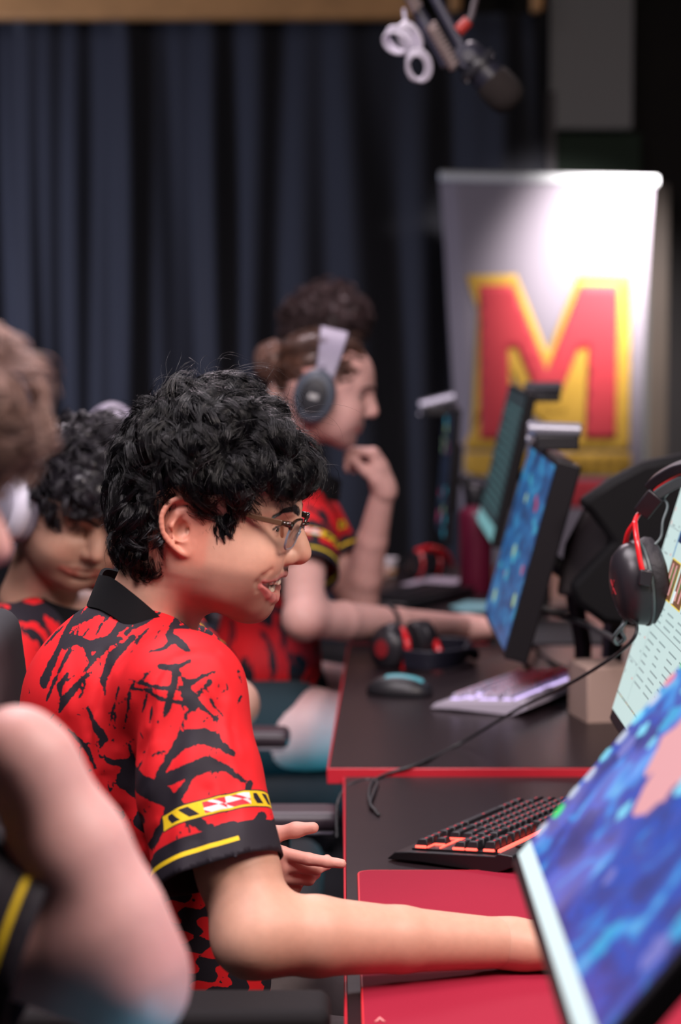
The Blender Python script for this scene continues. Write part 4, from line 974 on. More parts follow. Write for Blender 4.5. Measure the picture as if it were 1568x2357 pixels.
for s in (-1, 1):
    L = lens_out(s); gz = .019
    low = [gp(fx(y, z), y, z + gz) for y, z in L]
    tp_ = [i for i in range(28) if L[i][1] > .004]
    rim = MB().tube(low, .0014, 8, closed=True).build('rim', M_clear, G, smooth=180)
    seq = sorted(tp_, key=lambda i: L[i][0] * s)
    MB().tube([low[i] for i in seq], [.0014 + .0014 * (j / len(seq)) ** 2 for j in range(len(seq))], 10).build('brow_bar', M_fr, G, smooth=180)
    c = gp(fx(s * .0355, 0), s * .0355, gz)
    mb = MB(); n = 28; fr = [gp(fx(y, z) + .0006, y, z + gz) for y, z in L]; bk = [gp(fx(y, z) - .0008, y, z + gz) for y, z in L]
    mb.add(fr + bk, [tuple(range(n)), tuple(range(2 * n - 1, n - 1, -1))] + [(k, (k + 1) % n, n + (k + 1) % n, n + k) for k in range(n)]).build('lens', M_lens, G, smooth=0)
    # hinge block and temple arm
    yh = s * .0635; zt = gz + .0125; xh = fx(s * .060, .012)
    MB().tube([gp(fx(s * .0575, .01), s * .0575, zt), gp(xh - .003, yh, zt + .0005), gp(xh - .011, s * .0665, zt + .001)], [.0036, .0040, .0030], 10).build('end_piece', M_fr, G, smooth=180)
    pts = [gp(xh - .010, s * .0668, zt + .001), gp(.060, s * .0715, zt + .0035), gp(.030, s * .0765, zt + .0085), gp(.002, s * .0790, zt + .0125), gp(-.018, s * .0765, zt + .006), gp(-.030, s * .0735, zt - .012)]
    pts = catmull(pts, 6); up = MH.to_3x3() @ Vector((0, 0, 1)); sd = MH.to_3x3() @ Vector((0, 1, 0)); mb = MB(); vs = []; N_ = len(pts)
    for i, p in enumerate(pts):
        h = .0046 - .0016 * min(1, i / 16); w = .0014
        for a_, b_ in ((-1, -1), (1, -1), (1, 1), (-1, 1)): vs.append(p + up * h * b_ * .75 + sd * w * a_)
    fs = [(4 * i + k, 4 * i + (k + 1) % 4, 4 * i + 4 + (k + 1) % 4, 4 * i + 4 + k) for i in range(N_ - 1) for k in range(4)] + [(3, 2, 1, 0), (4 * N_ - 4, 4 * N_ - 3, 4 * N_ - 2, 4 * N_ - 1)]
    mb.add(vs, fs).build('temple', M_tmp, G, bevel=.0008)
    MB().cyl(gp(xh - .001, s * .0672, zt + .003), gp(xh - .001, s * .0676, zt + .003), .0012).build('rivet', M_metal, G)
    MB().tube([gp(.1085, s * .0115, gz + .002), gp(.1050, s * .0135, gz - .004), gp(.1025, s * .0145, gz - .010)], [.0016, .0026, .0018], 8).build('nose_pad', M_clear, G, smooth=180)
MB().tube([gp(fx(.011, .006), -.011, gz + .0085), gp(.1145, 0, gz + .0110), gp(fx(.011, .006), .011, gz + .0085)], .0018, 10).build('bridge', M_fr, G, smooth=180)

# ---------------------------------------------------------------- the smiling player: arms, jersey, shorts
A = lambda px, py, Y: np.array(P(px, py, Y))
nsh, nel, nwr = A(425, 1600, 2.72), A(592, 2150, 2.60), A(1180, 2172, 2.70)
fsh, fel, fwr = A(405, 1560, 3.06), A(420, 1940, 3.10), A(536, 1964, 3.05)
nk = A(350, 1440, 2.885); hip = A(250, 2560, 2.90)
bf = Field((-.50, 2.45, .55), (.34, 3.30, 1.20), .0032)
bf.chain([A(350, 1530, 2.885), A(320, 1700, 2.89), A(320, 2000, 2.9), A(330, 2300, 2.9)], [.06, .085, .09, .08], k=.03)
bf.chain([A(345, 1505, 2.88), A(345, 1530, 2.88)], [.045, .06], k=.03)
for a, b in ((nsh, 1), (fsh, 1)): bf.cone(nk + (-.01, 0, -.085), a, .04, .050, k=.03)
def arm(f, sh, el, wr, s=1.0):
    sh, el, wr = [np.asarray(p, float) for p in (sh, el, wr)]; u = el - sh; v = wr - el
    f.chain([sh, sh + u * .35, sh + u * .75, el], [.052 * s, .050 * s, .045 * s, .042 * s], k=.02)
    f.chain([el, el + v * .22, el + v * .55, wr], [.042 * s, .0435 * s, .036 * s, .027 * s], k=.025)
    d = u / np.linalg.norm(u) * .6 - v / np.linalg.norm(v); d /= np.linalg.norm(d); f.ell(el + d * .014 * s, (.030 * s,) * 3, k=.025)
arm(bf, nsh, nel, nwr, 1.02); arm(bf, fsh, fel, fwr, .95)
nel_l = nel
V1, Q1 = bf.polygonize(); c1 = skin_col(V1, SK1, [(nel + (-.02, 0, -.03), .05, (.85, .72, .72))])
# hands
hf1 = Field((.14, 2.55, .70), (.42, 2.90, .90), .0026)
d = Vector((1, .14, -.10)).normalized()
Mh = Matrix.Translation(nwr) @ Matrix((d, Vector((0, 0, 1)).cross(d).normalized(), d.cross(Vector((0, 0, 1)).cross(d)).normalized())).transposed().to_4x4()
hf1.cone(nwr - np.array(d) * .03, nwr, .029, .0272)
hand(hf1, Mh, [(.35, .35, .25), (.45, .4, .3), (.5, .45, .3), (.5, .4, .3)], ((.7, .25), .3), 1)
V2, Q2 = hf1.polygonize(); c2 = skin_col(V2, SK1)
hf2 = Field((-.14, 2.80, .66), (.10, 3.20, .98), .0022)
a0 = A(534, 1962, 3.05); d = (Vector(A(606, 1990, 3.02)) - Vector(a0)).normalized()
# left hand held palm towards the camera, thumb up and pointing to the desk, fingers bent down
y_ = Vector((0, 0, 1)); y_ = (y_ - d * y_.dot(d)).normalized(); z_ = d.cross(y_).normalized()
Mh2 = Matrix.Translation(a0) @ Matrix((d, y_, z_)).transposed().to_4x4()
hf2.cone(a0 - np.array(d) * .03, a0, .027, .027)
hand(hf2, Mh2, [(.15, .2, .1), (.75, .95, .5), (.9, 1.0, .6), (1.0, 1.0, .6)], ((.55, .35), .1), 1, .90)
V3, Q3 = hf2.polygonize(); c3 = skin_col(V3, (.62, .31, .25))
HVv, HQq = merge([(HV, HQ), (V1, Q1), (V2, Q2), (V3, Q3)]); HCc = np.concatenate([HC, c1, c2, c3])
np_mesh('body', HVv, HQq, M_skin, hero, attrs={'col': ('FLOAT_COLOR', HCc)})
# ---- jersey
sf = Field((-.56, 2.50, .56), (.12, 3.26, 1.26), .0034)
back = [A(290, 1530, 2.89), A(268, 1620, 2.9), A(268, 1800, 2.9), A(295, 2120, 2.9), A(315, 2420, 2.9)]
rs_ = [(.075, .11), (.115, .155), (.125, .165), (.135, .155), (.14, .155)]
for (a, (ra, rb)) in zip(back, rs_): sf.ell(a, (ra, rb, .085 if a is back[0] else .10), rotm(0, 14, 0), k=.05)
sf.chain([A(345, 1640, 2.8), A(390, 1900, 2.82), A(420, 2250, 2.86)], [.085, .095, .098], k=.06)
sf.chain([A(335, 1640, 2.97), A(380, 1900, 2.96), A(420, 2250, 2.93)], [.085, .095, .098], k=.06)
sf.chain([A(310, 1475, 2.84), A(395, 1545, 2.78), nsh + (-.004, 0, .004)], [.046, .050, .066], k=.030)
sf.chain([A(310, 1475, 2.94), A(375, 1530, 2.99), fsh + (0, 0, .004)], [.046, .050, .066], k=.030)
tors = sf.d.copy(); u = nel - nsh; hemn = nsh + u * .70; sl_d = u / np.linalg.norm(u)
off = np.array((-.018, 0, -.004))
sf.chain([nsh, nsh + u * .35 + off * .6, hemn + off * 1.2 + sl_d * .02], [.067, .070, .075], k=.03)
uf = fel - fsh; hemf = fsh + uf * .66; sf.chain([fsh, fsh + uf * .35, hemf + uf / np.linalg.norm(uf) * .02], [.064, .066, .070], k=.03)
# folds: long soft creases falling from the shoulder and across the back
def on_surf(q):
    p0 = A(q[0], q[1], 2.6); ys_ = np.linspace(2.52, 2.92, 160); ray_ = np.stack([np.full(160, p0[0]) * ys_ / 2.6, ys_, CAMZ + (p0[2] - CAMZ) * ys_ / 2.6], -1)
    d = sf.sample(ray_); i = int(np.argmax(d < 0)); return tuple(ray_[i]) if d[i] < 0 else tuple(A(q[0], q[1], 2.75))
def crease(pts, amp, w):
    pts = catmull_np(pts, 5); pa = np.array(pts); lo = pa.min(0) - w * 3; hi = pa.max(0) + w * 3
    def fn(g):
        dd = np.full(g.shape[:-1], 9., np.float32)
        for i in range(len(pa) - 1): dd = np.minimum(dd, sd_cone(g, pa[i], pa[i + 1], 0, 0))
        e = np.exp(-(dd / w) ** 2); return amp * e
    sf.warp(fn, lo, hi)
rg = np.random.default_rng(8)
YN = 2.66
for pts, am, w in (
    ([(395, 1500, YN), (330, 1580, YN), (290, 1700, YN + .01)], .004, .014), ([(440, 1530, YN), (400, 1700, YN), (380, 1850, YN), (340, 1960, YN)], .006, .016),
    ([(330, 1620, 2.75), (300, 1800, 2.76), (270, 1950, 2.78)], .006, .018), ([(360, 1600, YN), (345, 1780, YN), (330, 1900, YN)], -.005, .014),
    ([(500, 1640, YN), (470, 1800, YN), (450, 1980, YN)], .003, .013), ([(300, 1480, 2.74), (230, 1560, 2.76), (180, 1700, 2.8)], .004, .016),
    ([(270, 1560, 2.74), (230, 1700, 2.76), (210, 1850, 2.8)], -.005, .016), ([(560, 1760, YN), (520, 1880, YN), (470, 2000, YN)], .003, .012),
    ([(410, 1960, YN), (480, 1900, YN), (600, 1860, YN)], .0025, .012), ([(180, 1600, 2.8), (150, 1750, 2.82), (140, 1900, 2.85)], .005, .018)):
    crease([on_surf(q) for q in pts], am, w)
for k in range(26):
    x = rg.uniform(120, 560); y = rg.uniform(1500, 1950); L = rg.uniform(90, 260); sl = rg.uniform(-.45, .15) if x < 430 else rg.uniform(-.2, .35)
    yy = 2.66 if x > 360 else 2.66 + (360 - x) * .0006
    crease([on_surf((x, y)), on_surf((x + sl * L * .5 + rg.uniform(-14, 14), y + L * .5)), on_surf((x + sl * L, y + L))], rg.choice([-1, 1]) * rg.uniform(.0015, .0042), rg.uniform(.006, .012))
for pts, am, w in (([(500, 1500, YN), (455, 1500, YN), (405, 1515, YN), (370, 1545, YN), (350, 1600, YN), (345, 1660, YN)], .0035, .005), ([(560, 1700, YN), (500, 1640, YN), (470, 1600, YN)], .003, .008)):
    crease([on_surf(q) for q in pts], am, w)
hn = A(520, 2010, 2.64); hem_n = sl_d * .9 + np.array((.0, 0, -.05)); hem_n /= np.linalg.norm(hem_n)
NC = [(A(330, 1300, 2.87), A(392, 1470, 2.875), .058, .056), (A(380, 1440, 2.875), A(440, 1530, 2.88), .055, .040)]
for c_ in NC: sf.cone(*c_, k=.004, op='s')
SV, SQ = sf.polygonize()
full = sf.d; sf.d = tors; td = sf.sample(SV); sf.d = full
bad = (td > .006) & (((SV - hn) @ hem_n > 0) & (SV[:, 1] < 2.85) | ((SV - hemf) @ uf > 0) & (SV[:, 1] > 2.85))
for c_ in NC: bad |= sd_cone(SV.astype(np.float32), *c_) < .0012
snap(SV, SQ, bad, hn, hem_n, (td > .004) & (SV[:, 1] < 2.85) & (np.abs((SV - hn) @ hem_n) < .008)); uf_n = uf / np.linalg.norm(uf); snap(SV, SQ, bad, hemf, uf_n, (td > .004) & (SV[:, 1] > 2.85) & (np.abs((SV - hemf) @ uf_n) < .008))
SV, SQ, _ = drop(SV, SQ, bad)
# ink: signed distance to the printed brush strokes, laid flat over the side of the jersey
KX = 2090.
def im(px, py): return ((px - 784) / KX, CAMZ - (py - 700) / KX)
ST = [  # (points, half widths) in photo pixels on the side of the jersey
 ([(345, 1450), (300, 1470), (262, 1490)], (2, 6, 3)), ([(310, 1462), (262, 1478), (225, 1500)], (2, 5, 2)), ([(300, 1425), (258, 1440), (232, 1462)], (2, 5, 4)),
 ([(295, 1440), (250, 1475), (205, 1535), (180, 1560)], (3, 9, 10, 3)), ([(285, 1500), (235, 1545), (215, 1600), (225, 1625)], (6, 12, 9, 2)),
 ([(240, 1400), (190, 1420), (150, 1430), (125, 1455)], (3, 6, 8, 8)), ([(215, 1455), (180, 1450), (150, 1470), (125, 1490)], (4, 12, 10, 4)),
 ([(255, 1505), (215, 1515), (180, 1525), (140, 1515), (105, 1530)], (4, 14, 12, 9, 12)), ([(170, 1530), (185, 1560), (160, 1590)], (8, 6, 2)),
 ([(275, 1395), (215, 1455), (190, 1500)], (1, 3, 2)), ([(205, 1565), (160, 1600), (120, 1650), (105, 1680)], (2, 6, 11, 3)), ([(125, 1590), (105, 1620), (112, 1650)], (4, 7, 3)),
 ([(330, 1445), (350, 1447)], (3, 2)), ([(405, 1450), (412, 1453)], (3, 2)), ([(385, 1460), (380, 1475)], (5, 3)), ([(320, 1480), (300, 1500), (295, 1512)], (2, 4, 2)),
 ([(345, 1508), (375, 1500), (388, 1485), (378, 1475), (410, 1490), (437, 1512)], (2, 5, 9, 7, 10, 3)), ([(335, 1510), (362, 1505)], (2, 3)),
 ([(362, 1540), (385, 1542), (405, 1540), (433, 1528)], (6, 8, 7, 5)), ([(402, 1540), (398, 1580), (385, 1625), (378, 1650)], (7, 9, 8, 4)),
 ([(290, 1575), (330, 1582), (380, 1585), (420, 1585), (465, 1560), (492, 1553)], (3, 4, 5, 4, 5, 2)), ([(292, 1592), (340, 1598), (380, 1612), (430, 1620), (480, 1575)], (3, 5, 5, 5, 6)),
 ([(412, 1550), (430, 1590), (460, 1625), (500, 1660)], (3, 6, 6, 3)), ([(430, 1572), (420, 1600), (445, 1630), (450, 1600)], (8, 7, 7, 4)), ([(480, 1570), (440, 1620), (415, 1680), (385, 1740)], (4, 4, 3, 3)),
 ([(470, 1580), (490, 1630), (512, 1650)], (2, 3, 2)), ([(290, 1605), (285, 1650), (270, 1710)], (3, 3, 2)), ([(262, 1600), (245, 1660), (235, 1700)], (2, 3, 2)),
 ([(178, 1665), (200, 1700), (222, 1728), (205, 1765)], (3, 10, 9, 2)), ([(365, 1655), (355, 1680)], (3, 2)), ([(500, 1690), (470, 1680), (430, 1690), (395, 1730)], (2, 8, 14, 8)),
 ([(540, 1735), (500, 1705), (455, 1690), (420, 1705), (390, 1740), (360, 1790)], (3, 12, 15, 13, 9, 7)), ([(560, 1790), (520, 1760), (480, 1748), (430, 1765), (380, 1790), (330, 1810)], (4, 9, 16, 15, 13, 14)),
 ([(345, 1740), (360, 1730), (380, 1725)], (2, 3, 2)), ([(285, 1740), (290, 1770), (278, 1790)], (4, 6, 2)), ([(210, 1770), (240, 1785), (290, 1790), (350, 1800)], (3, 8, 14, 16)),
 ([(300, 1800), (360, 1815), (420, 1845), (470, 1880)], (26, 26, 18, 12)), ([(455, 1760), (420, 1810), (395, 1850), (370, 1900), (345, 1950)], (5, 10, 12, 8, 8)), ([(290, 1790), (270, 1830), (300, 1870)], (18, 22, 8)),
 ([(470, 1880), (500, 1890), (540, 1885), (600, 1905)], (8, 10, 14, 8)), ([(560, 1830), (575, 1800), (570, 1820)], (4, 7, 5)), ([(500, 1935), (560, 1900), (600, 1875)], (8, 14, 12)),
 ([(480, 1960), (540, 1930), (620, 1905)], (12, 14, 18)), ([(320, 1890), (300, 1930), (330, 1960)], (12, 12, 3)), ([(150, 1430), (110, 1500), (85, 1560), (60, 1620)], (10, 8, 8, 12)),
 ([(125, 1540), (95, 1600), (70, 1660)], (5, 4, 3)), ([(130, 1720), (180, 1760), (200, 1800)], (3, 8, 4)), ([(175, 1850), (215, 1900), (260, 1920)], (12, 16, 8)), ([(120, 1800), (160, 1900), (180, 2000)], (5, 12, 10)), ([(260, 1950), (300, 2060), (330, 2150)], (6, 14, 18)),
]
for k in range(95):   # scattered thin brush marks over the back and side
    x = rg.uniform(90, 360); y = rg.uniform(1440, 2080); L = rg.uniform(20, 90); a = rg.normal(2.15, .35); w_ = rg.uniform(.6, 3.2)
    ST.append(([(x, y), (x + L * .5 * math.cos(a) + rg.normal(0, 4), y + L * .5 * math.sin(a)), (x + L * math.cos(a), y + L * math.sin(a))], (.4, w_, .3)))
for k in range(36):
    x = rg.uniform(380, 560); y = rg.uniform(1560, 1930); L = rg.uniform(10, 45); a = rg.normal(1.9, .5); ST.append(([(x, y), (x + L * math.cos(a), y + L * math.sin(a))], (rg.uniform(.5, 2.2), .3)))
for x, y, L in ((300, 1420, 60), (320, 1432, 70), (285, 1412, 50), (340, 1440, 90), (270, 1425, 60), (250, 1412, 60)):
    ST.append(([(x, y), (x - L * .5, y + L * .28), (x - L, y + L * .75)], (.6, 3.0, .5)))
px = SV[:, 0]; pz = SV[:, 2]; P2 = np.stack([px, pz], -1); ink = np.full(len(SV), 1.)
for pts, ws in ST:
    q = [im(*p) for p in pts]
    for i in range(len(q) - 1):
        a, b = np.array(q[i]), np.array(q[i + 1]); ba = b - a; t = np.clip(((P2 - a) @ ba) / (ba @ ba + 1e-12), 0, 1)
        ink = np.minimum(ink, np.linalg.norm(P2 - a - t[:, None] * ba, axis=1) - (ws[i] + (ws[i + 1] - ws[i]) * t) / KX)
# lower body of the jersey is mostly dark with broken red
low_ = (pz - (CAMZ - (2060 - 700) / KX)); arm_ax = np.linalg.norm(np.cross(SV - nsh, sl_d), axis=1); onarm = smoothstep(.10, .085, arm_ax)
low_w = (low_ < 0) & (onarm < .5)
pat = .0045 * (np.sin(px * 210 + pz * 60) + np.sin(px * 70 - pz * 170 + 1.) + .9 * np.sin(pz * 320 + px * 35) - .35)
ink = np.where(low_w, np.minimum(pat, 1), ink)
ta_ = (SV - hn) @ (sl_d * .9 + np.array((0, 0, -.05))) / np.linalg.norm(sl_d * .9 + np.array((0, 0, -.05)))       # distance above the cuff
cuff = np.where((arm_ax < .095) & (SV[:, 1] < 2.80), -ta_ , 1.)     # metres from the hem along the sleeve
cuff_f = np.where((np.linalg.norm(np.cross(SV - fsh, uf / np.linalg.norm(uf)), axis=1) < .085) & (SV[:, 1] > 2.97), (hemf - SV) @ (uf / np.linalg.norm(uf)), 1.)
cuff = np.minimum(cuff, np.where(cuff_f > -.01, cuff_f, 1.)); 
def jersey_mat(name, ink_attr=True, scale=1.0, red=(.62, .011, .016), blk=(.014, .011, .017)):
    m = mat(name, red, .68, spec=.3); nt, b = nodes_of(m); N = nt.nodes.new; Lk = nt.links.new
    g = N('ShaderNodeTexCoord'); g.name = 'tc'; v = g.outputs['Object']
    def math_(op, a, bb, c=None):
        x = N('ShaderNodeMath'); x.operation = op
        for k_, val in enumerate((a, bb, c)):
            if val is None: continue
            if hasattr(val, 'links'): Lk(val, x.inputs[k_])
            else: x.inputs[k_].default_value = val
        return x.outputs[0]
    def mix_(f_, a, bb):
        x = N('ShaderNodeMix'); x.data_type = 'RGBA'; Lk(f_, x.inputs[0])
        for k_, val in ((6, a), (7, bb)):
            if hasattr(val, 'links'): Lk(val, x.inputs[k_])
            else: x.inputs[k_].default_value = (*val, 1)
        return x.outputs[2]
    if ink_attr:
        a = N('ShaderNodeAttribute'); a.attribute_name = 'ink'
        n1 = noise_f(nt, scale_vec(nt, v, (1, .4, 1)), 55, 6, 1.2, .7); n2 = noise_f(nt, v, 260, 3)
        e = math_('ADD', a.outputs['Fac'], math_('MULTIPLY', math_('SUBTRACT', n1, .5), .0075)); e = math_('ADD', e, math_('MULTIPLY', math_('SUBTRACT', n2, .5), .002))
        spl = math_('GREATER_THAN', noise_f(nt, scale_vec(nt, v, (1, .3, 1)), 110, 2, .8), .735)
        k = math_('MAXIMUM', math_('LESS_THAN', e, 0), spl)
    else:
        rot = N('ShaderNodeMapping'); rot.inputs['Rotation'].default_value = (.3, .7, .2); rot.inputs['Scale'].default_value = (1.0, 1.0, .45); Lk(v, rot.inputs['Vector'])
        k = math_('GREATER_THAN', noise_f(nt, rot.outputs[0], 11.5 * scale, 5, 1.3, .60), .502)
    c = mix_(k, red, blk)
    cu_ = N('ShaderNodeAttribute'); cu_.attribute_name = 'cuff'; cf = cu_.outputs['Fac']; ub = N('ShaderNodeAttribute'); ub.attribute_name = 'around'; uu = ub.outputs['Fac']
    def rng_(x, a, b_): return math_('MULTIPLY', math_('GREATER_THAN', x, a), math_('LESS_THAN', x, b_))
    c = mix_(math_('LESS_THAN', cf, .036), c, blk)
    yel = (.72, .50, .012)
    c = mix_(math_('MULTIPLY', rng_(cf, .0155, .0205), rng_(uu, -2.2, .25)), c, yel)
    # ribbon with the chequered heraldic bands of the state flag
    band_ = math_('MULTIPLY', rng_(cf, .0520, .0690), rng_(uu, -.92, 1.45)); c = mix_(math_('MULTIPLY', rng_(cf, .0505, .0705), rng_(uu, -.94, 1.47)), c, blk); c = mix_(band_, c, yel)
    def sin_(x):
        q = N('ShaderNodeMath'); q.operation = 'SINE'; Lk(x, q.inputs[0]); return q.outputs[0]
    diag = math_('GREATER_THAN', sin_(math_('ADD', math_('MULTIPLY', uu, 21.), math_('MULTIPLY', cf, 260.))), -.15); half = math_('GREATER_THAN', cf, .0605)
    inb = rng_(cf, .0550, .0665); c = mix_(math_('MULTIPLY', math_('MULTIPLY', inb, diag), rng_(uu, -.78, -.22)), c, blk); c = mix_(math_('MULTIPLY', math_('MULTIPLY', inb, diag), rng_(uu, .74, 1.3)), c, blk)
    xo = lambda a, bb: math_('ABSOLUTE', math_('SUBTRACT', a, bb), None)
    zig = xo(half, math_('GREATER_THAN', uu, .25)); zig = xo(zig, math_('GREATER_THAN', sin_(math_('ADD', math_('MULTIPLY', uu, 16.), math_('MULTIPLY', cf, 400.))), .75))
    flag = math_('MULTIPLY', rng_(cf, .0542, .0672), rng_(uu, -.14, .66)); c = mix_(flag, c, (.80, .72, .74)); c = mix_(math_('MULTIPLY', flag, zig), c, (.70, .03, .05))
    col = N('ShaderNodeAttribute'); col.attribute_name = 'trim'; c = mix_(math_('GREATER_THAN', col.outputs['Fac'], .5), c, (.012, .011, .014))
    Lk(c, b.inputs['Base Color'])
    bp = N('ShaderNodeBump'); bp.inputs['Strength'].default_value = .25; bp.inputs['Distance'].default_value = .004; nb_ = noise_f(nt, scale_vec(nt, v, (1, 1, .35)), 26, 3, .4)
    wv = noise_f(nt, v, 1400, 1); Lk(math_('ADD', nb_, math_('MULTIPLY', wv, .06)), bp.inputs['Height']); Lk(bp.outputs['Normal'], b.inputs['Normal']); return m
def around_attr(V, p, ax, front):
    ax = ax / np.linalg.norm(ax); fr = front - ax * (front @ ax); fr /= np.linalg.norm(fr); sd = np.cross(ax, fr); q = V - p; return np.arctan2(q @ sd, q @ fr)
ar = around_attr(SV, nsh + off, sl_d, np.array((.28, -1.0, 0.)))
sgn_ = np.sign(((A(640, 1870, 2.6) - nsh) @ np.cross(sl_d, np.array((.28, -1., 0.))))) or 1
M_jer = jersey_mat('jersey_red_black')
jo = np_mesh('jersey', SV, SQ, M_jer, hero, attrs={'ink': ('FLOAT', ink), 'cuff': ('FLOAT', cuff), 'around': ('FLOAT', ar * sgn_), 'trim': ('FLOAT', np.zeros(len(SV)))})
so_ = jo.modifiers.new('cloth', 'SOLIDIFY'); so_.thickness = .0025; so_.offset = -1
# collar: folded black band standing at the nape and crossing to the front
M_col = mat('collar_black', (.006, .006, .007), .9, spec=.15, bump=(900, .3, .0004))
ring = [A(236, 1345, 2.90), A(262, 1352, 2.83), A(310, 1390, 2.795), A(355, 1430, 2.795), A(400, 1475, 2.815), A(455, 1520, 2.87), A(420, 1480, 2.935), A(370, 1420, 2.965), A(300, 1350, 2.97), A(250, 1330, 2.95)]
rt = catmull(ring, 8, closed=True); n_ = len(rt); ctr = Vector(A(335, 1400, 2.885)); mb = MB(); vs = []
for i, p in enumerate(rt):
    q = i / n_; o_ = (p - ctr); o_.z = 0; o_.normalize(); w_ = .026 * (1 - .62 * math.exp(-((q - .5) / .13) ** 2)); dn = Vector((-.25, 0, -1)).normalized()
    vs += [p + Vector((0, 0, .010)), p + Vector((0, 0, .012)) + o_ * .004, p + dn * w_ + o_ * .014, p + dn * w_ + o_ * .010]
fs = [(4 * i + k, 4 * i + (k + 1) % 4, 4 * ((i + 1) % n_) + (k + 1) % 4, 4 * ((i + 1) % n_) + k) for i in range(n_) for k in range(4)]
mb.add(vs, fs).build('collar', M_col, hero, smooth=60)
# shorts and thighs
M_short = mat('shorts_grey', (.085, .07, .072), .85, noise=(60, .2))
tf = Field((-.50, 2.60, .38), (.34, 3.24, .74), .006)
for s_, y in ((1, 2.78), (-1, 3.02)):
    tf.chain([(-.33, y, .54), (-.05, y + (.0 if s_ > 0 else .03), .575), (.20, y + (.0 if s_ > 0 else .05), .57)], [.105, .092, .075], k=.03)
tf.ell((-.33, 2.9, .55), (.13, .19, .12), k=.05)
TV, TQ = tf.polygonize(); np_mesh('shorts', TV, TQ, M_short, hero)

# ---------------------------------------------------------------- the other players
def head_at(ear_pt, yaw, pitch, roll=0, side=-1, sc=1.0):
    R = Matrix.Rotation(math.radians(yaw), 4, 'Z') @ Matrix.Rotation(math.radians(pitch), 4, 'Y') @ Matrix.Rotation(math.radians(roll), 4, 'X') @ Matrix.Scale(sc, 4)
    return Matrix.Translation(Vector(ear_pt) - R.to_3x3() @ Vector((0, side * .075, 0))) @ R
def simple_hair(M, parent, m, lumps, cuts, seed, length, wave, wl, flow, n=320, per=12, r=.0007, lock=.009, lift=.008, keep=None, tuft=0, tc=(0, 0, .07), tr=(.10, .09, .09)):
    f = Field((-.20, -.16, -.11), (.19, .16, .23), .005); rg = np.random.default_rng(seed)
    for c, rr in lumps: f.ell(c, rr, k=.02)
    for _ in range(tuft):
        a = rg.uniform(0, 6.28); e = rg.uniform(.1, 1.5); d = np.array([math.cos(a) * math.cos(e), math.sin(a) * math.cos(e), math.sin(e)]); c = np.array(tc) + d * np.array(tr)
        if c[0] > .04 and c[2] < .09: continue
        f.ell(c, rg.uniform(.014, .026, 3), k=.010)
    for c, rr in cuts: f.ell(c, rr, k=.008, op='s')
    g = Field((-.20, -.16, -.11), (.19, .16, .23), .005); g.d = f.d + .004; CV_, CQ_ = g.polygonize()
    S, R = grow(f, n, per, lambda p: np.full(len(p), length), lock, wave, wl, flow, keep or (lambda V: V[:, 2] > -.09), seed, r0=r, lift=lift, stray=.006, T=9, jitter=.4, bendv=.9)
    v, q = merge([(CV_, CQ_), strands_mesh(S, R)]); return np_mesh('hair', xf(M, v), q, m, parent)
FACE_CUT = [((.128, 0, -.020), (.080, .11, .082))] + [((-.014, s * .088, .008), (.028, .030, .034)) for s in (-1, 1)] + [((.040, s * .088, -.014), (.058, .03, .058)) for s in (-1, 1)]
def body_mesh(head, parts, parent):
    V, Q = merge([(a, b) for a, b, c in [head] + parts]); C_ = np.concatenate([c for a, b, c in [head] + parts]); return np_mesh('body', V, Q, M_skin, parent, attrs={'col': ('FLOAT_COLOR', C_)})
M_jer2 = jersey_mat('jersey_red_black_far', False)
